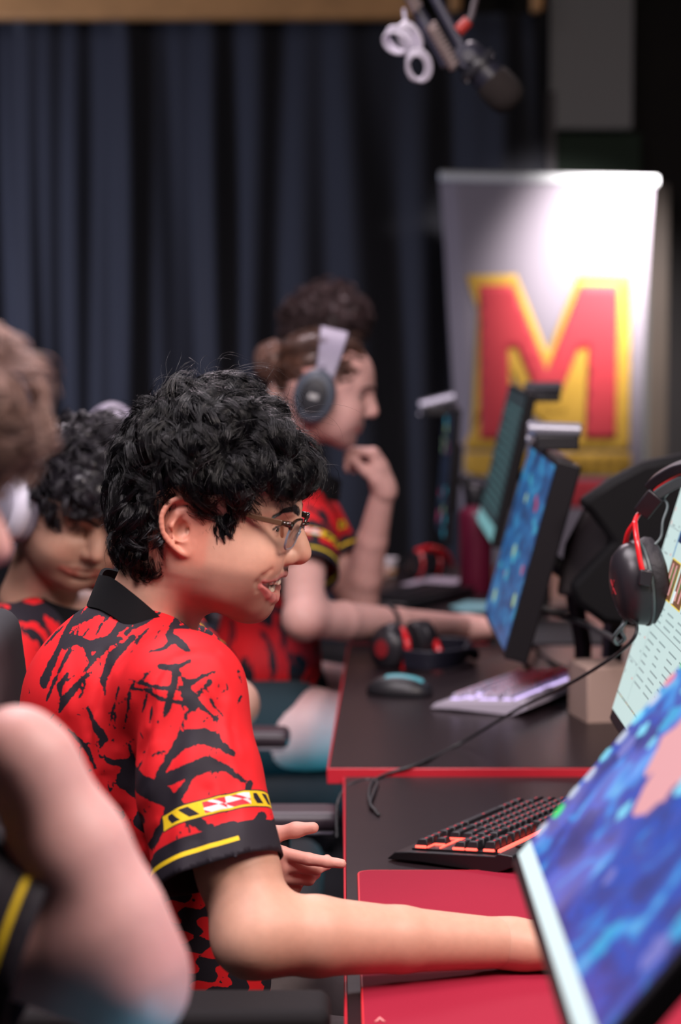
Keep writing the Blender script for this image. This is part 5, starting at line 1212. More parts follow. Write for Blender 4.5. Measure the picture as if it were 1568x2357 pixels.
def jersey(parent, torso, shoulders, sleeves, vox, m, neck_cut, extra=(), seed=1, folds=18, lo=None, hi=None):
    """torso: (centre, radii, yaw); shoulders: chains; sleeves: (shoulder, elbow, share, r0, r1)"""
    allp = np.array([c for c, r, y in torso] + [p for ch in shoulders for p in ch[0]] + [s_[0] for s_ in sleeves] + [s_[0] + (s_[1] - s_[0]) * s_[2] for s_ in sleeves])
    lo = allp.min(0) - .20; hi = allp.max(0) + .20; f = Field(lo, hi, vox)
    for c, r, y in torso: f.ell(c, r, rotm(0, 0, y), k=.05)
    for pts, rs in shoulders: f.chain(pts, rs, k=.035)
    tors_ = f.d.copy(); planes = []
    for sh, el, sh_, r0, r1 in sleeves:
        u = el - sh; un = u / np.linalg.norm(u); hp = sh + u * sh_; f.chain([sh, sh + u * sh_ * .5, hp + un * .02], [r0, (r0 + r1) / 2, r1], k=.03); planes.append((sh, hp, un))
    rg = np.random.default_rng(seed); c0 = np.mean([c for c, r, y in torso], 0)
    for _ in range(folds):
        p = c0 + rg.normal(0, .10, 3); q = p + np.array((rg.normal(0, .04), rg.normal(0, .04), -rg.uniform(.06, .16)))
        crease_fn(f, [tuple(p), tuple((p + q) / 2 + rg.normal(0, .01, 3)), tuple(q)], rg.choice([-1, 1]) * .005, .012)
    for a, b, r in neck_cut: f.cone(a, b, r, r, k=.006, op='s')
    V, Q = f.polygonize(); full = f.d; f.d = tors_; td = f.sample(V); f.d = full; bad = np.zeros(len(V), bool); cuff = np.full(len(V), 1.); ar = np.zeros(len(V))
    for sh, hp, un in planes:
        ax = np.linalg.norm(np.cross(V - sh, un), axis=1); mine = (td > .006) & (ax < .12); s_ = (V - hp) @ un; b_ = mine & (s_ > 0); snap(V, Q, b_, hp, un, mine & (np.abs(s_) < vox * 2)); bad |= b_
        near_ = (ax < .11) & (s_ < 0) & (s_ > -.12); cuff = np.where(near_, -s_, cuff); ar = np.where(near_, around_attr(V, hp, un, np.array((.3, -1., .0))), ar)
    for a, b, r in neck_cut: bad |= sd_cone(V.astype(np.float32), a, b, r, r) < .0015
    V2_, Q2_, used = drop(V, Q, bad); o = np_mesh('jersey', V2_, Q2_, m, parent, attrs={'cuff': ('FLOAT', cuff[used]), 'around': ('FLOAT', ar[used]), 'trim': ('FLOAT', np.zeros(used.sum()))})
    s = o.modifiers.new('cloth', 'SOLIDIFY'); s.thickness = .003; s.offset = -1; return o
def collar(parent, ctr, rx, ry, rz, h, m):
    mb = MB(); vs = []; n = 40; R = rotm(*rz)
    for i in range(n):
        a = 2 * math.pi * i / n; p = Vector(np.array(ctr) + R @ np.array((rx * math.cos(a), ry * math.sin(a), 0))); o = Vector(R @ np.array((math.cos(a), math.sin(a), 0))); u_ = Vector(R @ np.array((0, 0, 1.)))
        vs += [p + u_ * h * .5, p + u_ * h * .5 + o * .004, p - u_ * h * .5 + o * .013, p - u_ * h * .5 + o * .009]
    fs = [(4 * i + k, 4 * i + (k + 1) % 4, 4 * ((i + 1) % n) + (k + 1) % 4, 4 * ((i + 1) % n) + k) for i in range(n) for k in range(4)]
    return mb.add(vs, fs).build('collar', m, parent, smooth=60)
def arms_field(arms, vox, skin, s=1.0, torso=(), joints=()):
    pts = np.array([p for a in arms for p in a] + [p for p, r in torso]); f = Field(pts.min(0) - .13, pts.max(0) + .13, vox)
    if torso: f.chain([p for p, r in torso], [r for p, r in torso], k=.03)
    for a in arms:
        arm(f, *a, s)
        if torso: f.cone(torso[0][0], a[0], .045, .05, k=.03)
    V, Q = f.polygonize(); return V, Q, skin_col(V, skin, joints)
def headset(M, parent_loc, label, cup_m, band_m, pad_m, sides=(-1, 1), cup=(.040, .050), group=None, logo=None, top=.128, back=-.01, ring_m=None, width=.030):
    t = empty('headset', parent_loc, label, 'headset', group)
    pts = [M @ Vector((back + .010 * math.cos(a), -.098 * math.cos(a) * (1.0), .010 + (top + .006) * math.sin(a))) for a in np.linspace(.12, math.pi - .12, 25)]
    R = M.to_3x3(); fx_ = R @ Vector((1, 0, 0)); mb = MB(); vs = []; n = len(pts); c_ = M @ Vector((back, 0, .01))
    for i, p in enumerate(pts):
        o = (p - c_).normalized(); w = width / 2 * (.55 + .45 * math.sin(math.pi * i / (n - 1)))
        vs += [p + fx_ * w + o * .006, p - fx_ * w + o * .006, p - fx_ * w - o * .006, p + fx_ * w - o * .006]
    fs = [(4 * i + k, 4 * i + (k + 1) % 4, 4 * i + 4 + (k + 1) % 4, 4 * i + 4 + k) for i in range(n - 1) for k in range(4)] + [(3, 2, 1, 0), (4 * n - 4, 4 * n - 3, 4 * n - 2, 4 * n - 1)]
    mb.add(vs, fs).build('headband', band_m, t, bevel=.003)
    for s in sides:
        c = M @ Vector((-.012, s * .088, .004)); ax = R @ Vector((0, s, 0)); e = []
        Rm = Matrix((R @ Vector((1, 0, 0)), R @ Vector((0, 0, 1)), -ax if False else ax)).transposed()
        def ring(prof, name, m, par=t):
            mb = MB(); vs = []; N_ = 36
            for r, h in prof:
                for i in range(N_):
                    a = 2 * math.pi * i / N_; vs.append(c + Rm @ Vector((cup[0] * r * math.cos(a), cup[1] * r * math.sin(a), h)))
            fs = [(j * N_ + i, j * N_ + (i + 1) % N_, (j + 1) * N_ + (i + 1) % N_, (j + 1) * N_ + i) for j in range(len(prof) - 1) for i in range(N_)] + [tuple(range(N_))[::-1], tuple(range((len(prof) - 1) * N_, len(prof) * N_))]
            return mb.add(vs, fs).build(name, m, par, smooth=50)
        ring([(.80, -.014), (.98, -.010), (1.0, -.002), (.96, .004)], 'ear_pad', pad_m)
        oc = ring([(.94, .003), (1.0, .010), (.97, .022), (.78, .030), (.70, .031)], 'ear_cup', cup_m)
        ring([(.62, .028), (.66, .0325), (.60, .0345), (.2, .0355)], 'cup_cover', ring_m or pad_m)
        if logo: MB().box(c + ax * .0365, (.001, .001, .001)).box(c + ax * .0358, (.020, .0012, .011), Rm @ Matrix(((1, 0, 0), (0, 0, 1), (0, -1, 0)))).build('emblem', logo, t, bevel=.0004)
        a_ = c + R @ Vector((0, 0, cup[1])) + ax * .014; b_ = M @ Vector((back, s * .096, .052 + .02)); MB().tube([a_, (a_ + b_) / 2 + ax * .004, b_], .005, 10).build('slider', band_m, t)
    return t
# ---- player with the bun and the grey headset, hand at the mouth
SK2 = (.64, .36, .32)
M2 = head_at(P(738, 918, 5.12), -5, 13, sc=.99)
p2 = empty('person', (-.15, 5.2, 0), 'player with brown hair in a bun and a grey headset, hand at the mouth', 'person', 'players in red and black jerseys')
V, Q, C_ = build_head(.0026, False, SK2, ([(-.030, 0, -.02), (-.038, 0, -.07), (-.055, 0, -.12), (-.085, 0, -.19)], [.054, .049, .050, .060]), open_eye=.6, ear=True)
B = lambda px, py, Y: np.array(P(px, py, Y))
n2sh, n2el, n2wr = B(700, 1225, 5.02), B(700, 1425, 4.86), B(1075, 1442, 5.32)
f2sh, f2el, f2wr = B(720, 1200, 5.40), B(826, 1385, 5.36), B(884, 1124, 5.25)
V4 = arms_field([(n2sh, n2el, n2wr), (f2sh, f2el, f2wr)], .0045, SK2, .92, [(B(680, 1180, 5.2), .06), (B(640, 1400, 5.2), .085)], [(n2el + (0, 0, -.02), .06, (.78, .42, .40))])
f = Field(f2wr - .16, f2wr + .20, .0032)
d = (Vector(B(868, 1040, 5.22)) - Vector(f2wr)).normalized(); x_ = (Matrix.Rotation(math.radians(38), 3, 'Y').inverted() @ Vector((-.25, 0, 1))).normalized()
d = Vector((-.28, -.02, 1)).normalized(); z_ = Vector((.95, -.15, .28)); z_ = (z_ - d * z_.dot(d)).normalized(); y_ = z_.cross(d)
Mx = Matrix.Translation(f2wr) @ Matrix((d, y_, z_)).transposed().to_4x4()
f.cone(f2wr - np.array(d) * .008, f2wr, .025, .025); hand(f, Mx, [(1.15, 1.0, .5), (1.25, 1.1, .5), (1.3, 1.2, .6), (1.35, 1.2, .6)], ((.30, .55), .35), 1, .92)
V_, Q_ = f.polygonize(); h2 = (V_, Q_, skin_col(V_, SK2))
f = Field(n2wr - .08, n2wr + (.24, .12, .10), .0035); d = Vector((1, .10, -.06)).normalized(); y_ = Vector((0, 0, 1)).cross(d).normalized(); Mx = Matrix.Translation(n2wr) @ Matrix((d, y_, d.cross(y_))).transposed().to_4x4()
f.cone(n2wr - np.array(d) * .03, n2wr, .027, .025); hand(f, Mx, [(.35, .4, .3), (.4, .5, .3), (.5, .5, .3), (.5, .5, .3)], ((.6, .3), .3), 1, .95); V_, Q_ = f.polygonize(); h3 = (V_, Q_, skin_col(V_, SK2))
# bare legs under the desk
f = Field((-.34, 4.75, .34), (.36, 5.55, .80), .007)
for y, dy in ((5.02, -.02), (5.34, .04)):
    f.chain([(-.25, y, .60), (-.06, y + dy, .615), (.17, y + dy, .60)], [.095, .085, .068], k=.03); f.chain([(.17, y + dy, .59), (.12, y + dy, .36)], [.062, .05], k=.03)
V_, Q_ = f.polygonize(); lg = (V_, Q_, skin_col(V_, (.66, .42, .42)))
body_mesh((xf(M2, V), Q, C_), [V4, h2, h3, lg], p2); eyes_teeth(M2, p2, False)
M_hair2 = hair_mat('hair_brown', (.085, .040, .028), .34)
flow_b = lambda p: np.tile([-1.0, 0, -.12], (len(p), 1)) + np.stack([0 * p[:, 0], 0 * p[:, 0], -.4 * (p[:, 0] < -.05)], -1)
simple_hair(M2, p2, M_hair2, [((-.018, 0, .055), (.104, .084, .088)), ((.022, 0, .058), (.060, .070, .066))], [((.128, 0, .0), (.080, .10, .100))] + FACE_CUT[1:], 41, .06, .0015, .08, flow_b, n=300, per=10, r=.0009, lift=.002, keep=lambda V: (V[:, 0] < .07))
fb = Field((-.19, -.06, -.02), (-.07, .06, .12), .004); fb.ell((-.128, 0, .052), (.036, .040, .044)); Vb, Qb = fb.polygonize()
S_, R_ = grow(fb, 90, 12, lambda p: np.full(len(p), .05), .006, .002, .06, lambda p: np.cross(p - np.array((-.128, 0, .052)), np.array((0, 1., .3))), lambda V: V[:, 2] > -9, 4, r0=.0009, lift=.002, T=8)
v, q = merge([(Vb, Qb), strands_mesh(S_, R_)]); np_mesh('hair_bun', xf(M2, v), q, hair_mat('bun_brown', (.17, .09, .07), .38), p2)
MB().cyl(M2 @ Vector((-.102, 0, .050)), M2 @ Vector((-.092, 0, .050)), .024, n=24).build('hair_tie', mat('tie_grey', (.25, .22, .26), .7), p2, bevel=.002)
M_jc = mat('cloth_black', (.012, .011, .014), .85)
jersey(p2, [(B(655, 1250, 5.2), (.105, .19, .10), 0), (B(628, 1370, 5.2), (.115, .18, .12), 0), (B(615, 1520, 5.2), (.12, .17, .12), 0)], [([B(690, 1150, 5.2), n2sh], [.055, .062]), ([B(690, 1150, 5.2), f2sh], [.055, .062])],
       [(n2sh, n2el, .50, .068, .074), (f2sh, f2el, .50, .062, .066)], .006, M_jer2, [(B(700, 1040, 5.2), B(712, 1130, 5.2), .052)], seed=3)
collar(p2, B(712, 1108, 5.2), .062, .062, (0, 18, 0), .045, M_col)
o = MB(); 
MB().lathe([(.0275, -.006), (.0285, -.004), (.0285, .004), (.0275, .006)], n2el + (n2wr - n2el) * .47, n2wr - n2el, 24, 1.42, 1.42).build('wristband', M_blk, p2)
headset(M2, M2 @ Vector((0, 0, .1)), 'grey over-ear headset with a pale headband worn by the player with the bun', mat('cup_slate', (.085, .10, .13), .4), mat('band_lilac', (.30, .27, .36), .5), mat('cup_dark', (.025, .026, .032), .5), cup=(.045, .060), logo=mat('emblem_grey', (.5, .5, .5), .4), width=.062)
# shorts
f = Field((-.42, 4.80, .42), (.02, 5.56, .80), .008); f.ell((-.27, 5.19, .60), (.12, .22, .115), k=.05)
for y in (5.02, 5.36): f.cone((-.24, y, .605), (-.10, y, .615), .108, .098, k=.03)
V_, Q_ = f.polygonize(); np_mesh('shorts', V_, Q_, mat('shorts_dark_teal', (.012, .030, .040), .85), p2)
# ---- player behind, only the hair shows over the headset
p3 = empty('person', (-.10, 6.75, 0), 'person in black at the back, only dark brown hair showing over the headset wearer', 'person')
M3 = head_at(P(722, 800, 6.62), -20, 12)
V, Q, C_ = build_head(.0045, False, (.5, .3, .25), ([(-.030, 0, -.02), (-.038, 0, -.07), (-.055, 0, -.12), (-.085, 0, -.19)], [.056, .052, .053, .062]), ear=True)
C3 = M3 @ Vector((-.09, 0, -.20)); c3_ = np.array(C3)
body_mesh((xf(M3, V), Q, C_), [arms_field([(c3_ + (.0, -.19, -.10), c3_ + (.08, -.22, -.36), c3_ + (.28, -.16, -.44)), (c3_ + (.0, .19, -.10), c3_ + (.08, .22, -.36), c3_ + (.28, .16, -.44))], .006, (.5, .3, .25), 1.0, [(c3_ + (0, 0, -.08), .06), (c3_ + (-.03, 0, -.3), .09)])], p3); eyes_teeth(M3, p3, False)
simple_hair(M3, p3, hair_mat('hair_dark_brown', (.060, .036, .036), .36), [((-.018, 0, .065), (.112, .096, .092)), ((.03, 0, .075), (.07, .08, .066)), ((-.05, 0, .0), (.066, .078, .06))], FACE_CUT, 52, .05, .006, .06, lambda p: np.tile([.5, 0, -.5], (len(p), 1)), n=420, per=10, r=.0011, lock=.011, lift=.012, tuft=34)
jersey(p3, [(c3_ + (-.01, 0, -.12), (.11, .21, .10), 0), (c3_ + (-.04, 0, -.26), (.12, .19, .14), 0), (c3_ + (-.06, 0, -.44), (.13, .18, .14), 0)], [([c3_ + (0, -.06, -.03), c3_ + (.0, -.19, -.10)], [.055, .066]), ([c3_ + (0, .06, -.03), c3_ + (.0, .19, -.10)], [.055, .066])],
       [(c3_ + (.0, -.19, -.10), c3_ + (.08, -.22, -.36), .95, .07, .062), (c3_ + (.0, .19, -.10), c3_ + (.08, .22, -.36), .95, .07, .062)], .008, M_jc, [(c3_ + (0, 0, .06), c3_ + (.01, 0, -.02), .056)], folds=8)
# ---- player with the white headset looking down
SK4 = (.50, .28, .20)
p4 = empty('person', (-.48, 4.1, 0), 'player with curly black hair and a white headset looking down behind the smiling man', 'person', 'players in red and black jerseys')
hc = P(166, 1192, 4.06); R4 = Matrix.Rotation(math.radians(-60), 4, 'Z') @ Matrix.Rotation(math.radians(25), 4, 'Y') @ Matrix.Rotation(math.radians(-8), 4, 'X') @ Matrix.Scale(1.03, 4); M4 = Matrix.Translation(hc) @ R4
V, Q, C_ = build_head(.0022, False, SK4, ([(-.030, 0, -.02), (-.030, 0, -.07), (-.025, 0, -.12), (-.02, 0, -.17)], [.056, .052, .054, .062]), open_eye=.2, beard=.5)
s4n, e4n, w4n = B(5, 1500, 3.98), B(-60, 1800, 3.85), B(120, 1880, 3.75)
s4f, e4f, w4f = B(385, 1470, 4.18), B(528, 1625, 4.02), B(395, 1790, 3.92)
body_mesh((xf(M4, V), Q, C_), [arms_field([(s4n, e4n, w4n), (s4f, e4f, w4f)], .0045, (.52, .30, .24), 1.0, [(B(185, 1440, 4.15), .06), (B(175, 1700, 4.16), .095)])], p4); eyes_teeth(M4, p4, False, look=(0, -.5))
M_hair4 = hair_mat('hair_black_soft', (.016, .014, .018), .34)
simple_hair(M4, p4, M_hair4, [((-.018, 0, .062), (.112, .094, .090)), ((.045, 0, .090), (.070, .075, .052)), ((.085, 0, .082), (.032, .062, .032)), ((-.05, 0, .0), (.062, .074, .06))], [((.144, 0, -.006), (.088, .11, .092))] + FACE_CUT[1:], 61, .045, .008, .045, lambda p: np.stack([np.full(len(p), .8), 0 * p[:, 0], -.5 - .5 * (p[:, 0] > .05)], -1), n=480, per=11, r=.0008, lock=.010, lift=.012, tuft=40, tc=(.0, 0, .07), tr=(.105, .088, .086))
jersey(p4, [(B(165, 1520, 4.15), (.115, .20, .10), -25), (B(165, 1680, 4.15), (.125, .19, .14), -25), (B(185, 1900, 4.15), (.13, .18, .15), -25)], [([B(150, 1420, 4.13), s4n], [.055, .068]), ([B(215, 1420, 4.16), s4f], [.055, .064])],
       [(s4n, e4n, .55, .075, .078), (s4f, e4f, .60, .062, .068)], .005, M_jer2, [(B(165, 1330, 4.07), B(182, 1400, 4.12), .060)], seed=5)
collar(p4, B(180, 1400, 4.10), .066, .068, (8, 10, 0), .036, M_col)
M_white = mat('headset_white', (.62, .60, .70), .4); M_pale = mat('pad_grey', (.30, .28, .34), .6)
headset(M4, M4 @ Vector((0, 0, .1)), 'white over-ear headset worn by the player looking down', M_white, M_white, M_pale, cup=(.046, .060), top=.120, back=-.055, ring_m=M_pale)
# ---- player further back, white headset over dark hair, mostly hidden by the smiling man
p6 = empty('person', (-.42, 5.1, 0), 'dark-haired person hidden behind the two curly-haired players, white headset on top', 'person')
M6 = Matrix.Translation(P(243, 1162, 5.15)) @ Matrix.Rotation(math.radians(-70), 4, 'Z') @ Matrix.Rotation(math.radians(18), 4, 'Y')
V, Q, C_ = build_head(.0045, False, SK4, ([(-.030, 0, -.02), (-.035, 0, -.07), (-.04, 0, -.12), (-.05, 0, -.18)], [.056, .052, .054, .062]))
c6 = np.array(M6 @ Vector((-.05, 0, -.20)))
body_mesh((xf(M6, V), Q, C_), [arms_field([(c6 + (-.18, -.05, -.10), c6 + (-.2, -.12, -.36), c6 + (-.05, -.25, -.44)), (c6 + (.17, -.02, -.10), c6 + (.18, -.10, -.34), c6 + (.05, -.24, -.42))], .006, SK4, .95, [(c6 + (0, 0, -.08), .06), (c6 + (-.0, 0, -.3), .09)])], p6); eyes_teeth(M6, p6, False)
simple_hair(M6, p6, M_hair4, [((-.018, 0, .060), (.108, .090, .086)), ((.045, 0, .080), (.065, .07, .05)), ((-.05, 0, .0), (.060, .072, .06))], FACE_CUT, 71, .045, .006, .05, lambda p: np.tile([.8, 0, -.5], (len(p), 1)), n=220, per=8, r=.0013, lock=.011, lift=.010, tuft=20)
jersey(p6, [(c6 + (0, 0, -.12), (.19, .11, .10), 0), (c6 + (0, 0, -.28), (.18, .12, .14), 0), (c6 + (0, 0, -.46), (.18, .13, .14), 0)], [([c6 + (-.05, 0, -.03), c6 + (-.18, -.05, -.10)], [.055, .066]), ([c6 + (.05, 0, -.03), c6 + (.17, -.02, -.10)], [.055, .066])],
       [(c6 + (-.18, -.05, -.10), c6 + (-.2, -.12, -.36), .6, .07, .07), (c6 + (.17, -.02, -.10), c6 + (.18, -.10, -.34), .6, .066, .066)], .008, M_jc, [(c6 + (0, 0, .06), c6 + (.0, 0, -.02), .056)], folds=6)
M_wl2 = mat('headset_lilac_grey', (.36, .33, .42), .45); t6 = headset(M6, M6 @ Vector((0, 0, .1)), 'white headset with a thick padded headband behind the curly heads', M_wl2, M_wl2, M_pale, cup=(.046, .058), top=.205, back=.02, ring_m=M_pale, width=.085)
# ---- nearest player at the left edge, chin resting on the hand
SK5 = (.66, .36, .34)
p5 = empty('person', (-.62, 1.85, 0), 'nearest person at the left edge, out of focus, elbow raised and chin on the hand', 'person', 'players in red and black jerseys')
ear5 = P(22, 1272, 1.80) - (Matrix.Rotation(math.radians(4), 3, 'Z') @ Matrix.Rotation(math.radians(8), 3, 'Y') @ Vector((.122, .075, -.008)))
M5 = head_at(ear5, 4, 8)
V, Q, C_ = build_head(.0025, False, SK5, ([(-.030, 0, -.02), (-.038, 0, -.07), (-.055, 0, -.12), (-.085, 0, -.19)], [.056, .052, .053, .062]))
s5, e5, w5 = B(-330, 2030, 1.86), B(292, 2240, 1.84), B(70, 1762, 1.84)
far5 = (B(-300, 2000, 2.10), B(-120, 2500, 2.10), B(240, 2560, 2.05))
f = Field(np.minimum(np.minimum(s5, e5), w5) - .16, np.maximum(np.maximum(s5, e5), w5) + .12, .0032)
u = e5 - s5; v = w5 - e5; f.chain([s5, s5 + u * .4, s5 + u * .8, e5], [.055, .050, .046, .040], k=.02); f.chain([e5, e5 + v * .25, e5 + v * .6, w5], [.044, .049, .046, .034], k=.03)
f.ell(e5 + (.006, 0, -.022), (.030, .030, .026), k=.025)
d = Vector((-.96, .02, .22)).normalized(); z_ = Vector((.22, .0, .96)).normalized(); y_ = z_.cross(d); f.cone(w5, w5 + np.array((-.012, 0, .012)), .033, .034, k=.02)
V_, Q_ = f.polygonize(); a5 = (V_, Q_, skin_col(V_, SK5, [(e5, .07, (.60, .33, .34))]))
f = Field(w5 - (.24, .10, .10), w5 + .10, .0035); Mx = Matrix.Translation(w5 + np.array((-.006, 0, .008))) @ Matrix((d, y_, z_)).transposed().to_4x4(); hand(f, Mx, [(-.1, .5, .4), (0, .6, .4), (.1, .7, .4), (.2, .8, .4)], ((.6, .2), .3), -1, 1.05)
V_, Q_ = f.polygonize(); b5 = (V_, Q_, skin_col(V_, SK5))
ax5 = arms_field([far5], .006, SK5, 1.0, [(B(-340, 1850, 1.98), .06), (B(-420, 2400, 1.98), .1)])
body_mesh((xf(M5, V), Q, C_), [a5, b5, ax5], p5); eyes_teeth(M5, p5, False)
M_hair5 = hair_mat('hair_light_brown', (.22, .13, .105), .5)
simple_hair(M5, p5, M_hair5, [((-.018, 0, .062), (.110, .092, .090)), ((.050, 0, .085), (.072, .076, .060)), ((.088, 0, .094), (.040, .056, .036)), ((-.05, 0, .0), (.062, .074, .06))], [((.146, 0, -.022), (.080, .11, .090))] + FACE_CUT[1:], 81, .05, .007, .05, lambda p: np.stack([np.full(len(p), .9), 0 * p[:, 0], -.6 * np.ones(len(p))], -1), n=420, per=12, r=.0007, lock=.010, lift=.012, tuft=30)
jersey(p5, [(B(-360, 2030, 1.98), (.115, .19, .10), 0), (B(-430, 2300, 1.98), (.125, .18, .14), 0), (B(-450, 2700, 1.98), (.13, .17, .15), 0)], [([B(-330, 1830, 1.95), s5], [.055, .066]), ([B(-330, 1830, 2.0), far5[0]], [.055, .066])],
       [(s5, e5, .68, .070, .078), (far5[0], far5[1], .6, .066, .07)], .006, jersey_mat('jersey_black_panel', False, 1.0, (.020, .018, .024)), [(B(-300, 1650, 1.98), B(-318, 1790, 1.98), .056)], seed=9)

# ---------------------------------------------------------------- chairs
M_fab = mat('chair_fabric_black', (.020, .020, .024), .85, noise=(30, .2)); M_arm = mat('armrest_pad', (.032, .022, .030), .42); M_trimg = mat('armrest_trim', (.20, .19, .24), .35); M_teal = mat('chair_teal', (.0, .10, .16), .5)
def chair(c, label, back_h=1.12, arm_y=(-.34, .34), arm_z=.70, arm_x=(-.30, .12), teal=False, tilt=.10, back_x=-.22, group='black office chairs', arm_m=None):
    x, y = c; t = empty('office_chair', (x, y, 0), label, 'chair', group)
    f = Field((x - .34, y - .30, .40), (x + .30, y + .30, .56), .01); f.boxr((x, y, .48), (.25, .25, .045), r=.04); f.ell((x + .05, y, .50), (.17, .2, .04), k=.03); V, Q = f.polygonize(); np_mesh('seat', V, Q, M_fab, t)
    f = Field((x + back_x - .20, y - .30, .50), (x + back_x + .14, y + .30, back_h + .05), .01)
    R = rotm(0, -math.degrees(tilt), 0); f.boxr((x + back_x - .02, y, (back_h + .56) / 2), (.035, .24, (back_h - .56) / 2), R, r=.03); f.ell((x + back_x - .01, y, .72), (.05, .2, .10), k=.04); V, Q = f.polygonize(); np_mesh('backrest', V, Q, M_fab, t)
    ax2 = arm_x if isinstance(arm_x[0], tuple) else (arm_x, arm_x)
    for s, ay, arm_x in zip((-1, 1), arm_y, ax2):
        f = Field((x + arm_x[0] - .02, y + ay - .07, arm_z - .05), (x + arm_x[1] + .02, y + ay + .07, arm_z + .02), .005); f.boxr(((x + arm_x[0] + x + arm_x[1]) / 2, y + ay, arm_z - .014), ((arm_x[1] - arm_x[0]) / 2, .046, .016), r=.014); V, Q = f.polygonize(); pad_ = np_mesh('armrest', V, Q, arm_m or M_arm, t)
        if arm_m is None: MB().box(((x + arm_x[0] + x + arm_x[1]) / 2, y + ay, arm_z - .030), (arm_x[1] - arm_x[0] - .02, .082, .007)).build('trim', M_trimg, pad_, bevel=.003)
        MB().box(((x + arm_x[0] + x + arm_x[1]) / 2 - .01, y + ay, arm_z - (.055 if arm_m is None else .085)), (.20, .05, .044) if arm_m is None else (arm_x[1] - arm_x[0] - .03, .07, .12)).build('armrest_mount', M_blk, t, bevel=.008)
        MB().tube([(x - .02, y + ay, arm_z - .06), (x - .02, y + ay, .50), (x, y + ay * .7, .44)], .018, 10).build('armrest_post', M_blk, t)
        if teal: MB().box((x + .02, y + ay - .012, .56), (.012, .05, .24)).build('teal_strip', M_teal, t, bevel=.003)
    MB().cyl((x, y, .10), (x, y, .44), .028).build('gas_lift', M_blk, t)
    for k in range(5):
        a = 2 * math.pi * k / 5 + .3; e = Vector((x + .28 * math.cos(a), y + .28 * math.sin(a), .085)); MB().tube([(x, y, .12), e], [.03, .018], 8).build('base_leg', M_blk, t)
        MB().cyl(e + Vector((-math.sin(a) * .012, math.cos(a) * .012, -.055)), e + Vector((math.sin(a) * .012, -math.cos(a) * .012, -.055)), .029).build('caster', M_blk, t)
    return t
chair((-.22, 2.90), 'black chair of the smiling man, its back behind his shoulders', back_h=1.11, arm_y=(-.50, .40), arm_z=.796, arm_x=((-.26, .21), (-.20, .02)), back_x=-.18, tilt=.12, arm_m=mat('armrest_soft_black', (.006, .005, .006), .8, spec=.2))
chair((-.28, 4.15), 'black chair with teal stripe under the player looking down', arm_y=(-.36, .36), arm_z=.70, arm_x=((-.06, .28), (-.16, .185)), teal=True, back_x=-.46)
chair((-.22, 5.20), 'black chair of the player with the bun', arm_y=(-.33, .33), arm_z=.68, arm_x=(-.30, -.02), back_h=1.0)
chair((-.62, 1.98), 'black chair of the nearest person at the left edge', arm_y=(-.33, .33), arm_z=.68, arm_x=(-.10, .14))
chair((-.20, 6.75), 'black chair at the far end behind the player with the bun', arm_y=(-.33, .33), arm_z=.68, arm_x=(-.15, .1))
# ---------------------------------------------------------------- headset over the corner of the white page screen
M_hr = mat('headset_red', (.62, .012, .018), .28, coat=.3); M_hb = mat('headset_black', (.016, .014, .018), .34); M_hp = mat('ear_cushion', (.018, .016, .020), .55, bump=(160, .5, .002)); M_hg = mat('headset_grey', (.075, .10, .105), .45)
M_wire = mat('cable_black', (.018, .020, .022), .5)
YH = 3.36
H = empty('headset', P(1490, 1300, YH), 'black and red headset hanging over the edge of the white page monitor', 'headset')
c = Vector(P(1490, 1338, YH)); rt_ = math.radians(-13)
def cupM(c, ax, upv):   # columns: front, up, outwards
    ax = Vector(ax).normalized(); upv = Vector(upv); upv = (upv - ax * upv.dot(ax)).normalized(); return Matrix((upv.cross(ax), upv, ax)).transposed()
R_ = cupM(c, (-1.0, -.22, -.14), (-.20, 0, 1))
def ringp(c, R, prof, name, m, par, rx, ry, n=44, wob=0):
    mb = MB(); vs = []
    for j, (r, h) in enumerate(prof):
        for i in range(n):
            a = 2 * math.pi * i / n; w = 1 + wob * math.sin(i * 11) * (j in (1, 2, 3)); vs.append(c + R @ Vector((rx * r * w * math.cos(a), ry * r * w * math.sin(a), h)))
    fs = [(j * n + i, j * n + (i + 1) % n, (j + 1) * n + (i + 1) % n, (j + 1) * n + i) for j in range(len(prof) - 1) for i in range(n)] + [tuple(range(n))[::-1], tuple(range((len(prof) - 1) * n, len(prof) * n))]
    return mb.add(vs, fs).build(name, m, par, smooth=40)
ringp(c, R_, [(.55, -.016), (.80, -.020), (.96, -.014), (1.0, -.004), (.95, .004)], 'ear_pad', M_hp, H, .046, .062, wob=.012)
cup_ = ringp(c, R_, [(.86, .002), (.99, .006), (1.0, .014), (.93, .030), (.74, .043), (.45, .049), (.1, .050)], 'ear_cup', M_hb, H, .044, .060)
ringp(c, R_, [(.98, .0045), (1.02, .006), (1.02, .009), (.98, .0105)], 'cup_rim', M_hg, H, .045, .061)
for sx in (-1, 1): # small red cross mark on the cup cover
    MB().tube([c + R_ @ Vector((-.007 * sx, -.010, .0500)), c + R_ @ Vector((.0, 0, .0508)), c + R_ @ Vector((.007 * sx, .010, .0500))], .0007, 6).build('mark', mat('mark_dull_red', (.45, .02, .03), .5), cup_)
def hp(px, py, dy=0): return Vector(P(px, py, YH + dy))
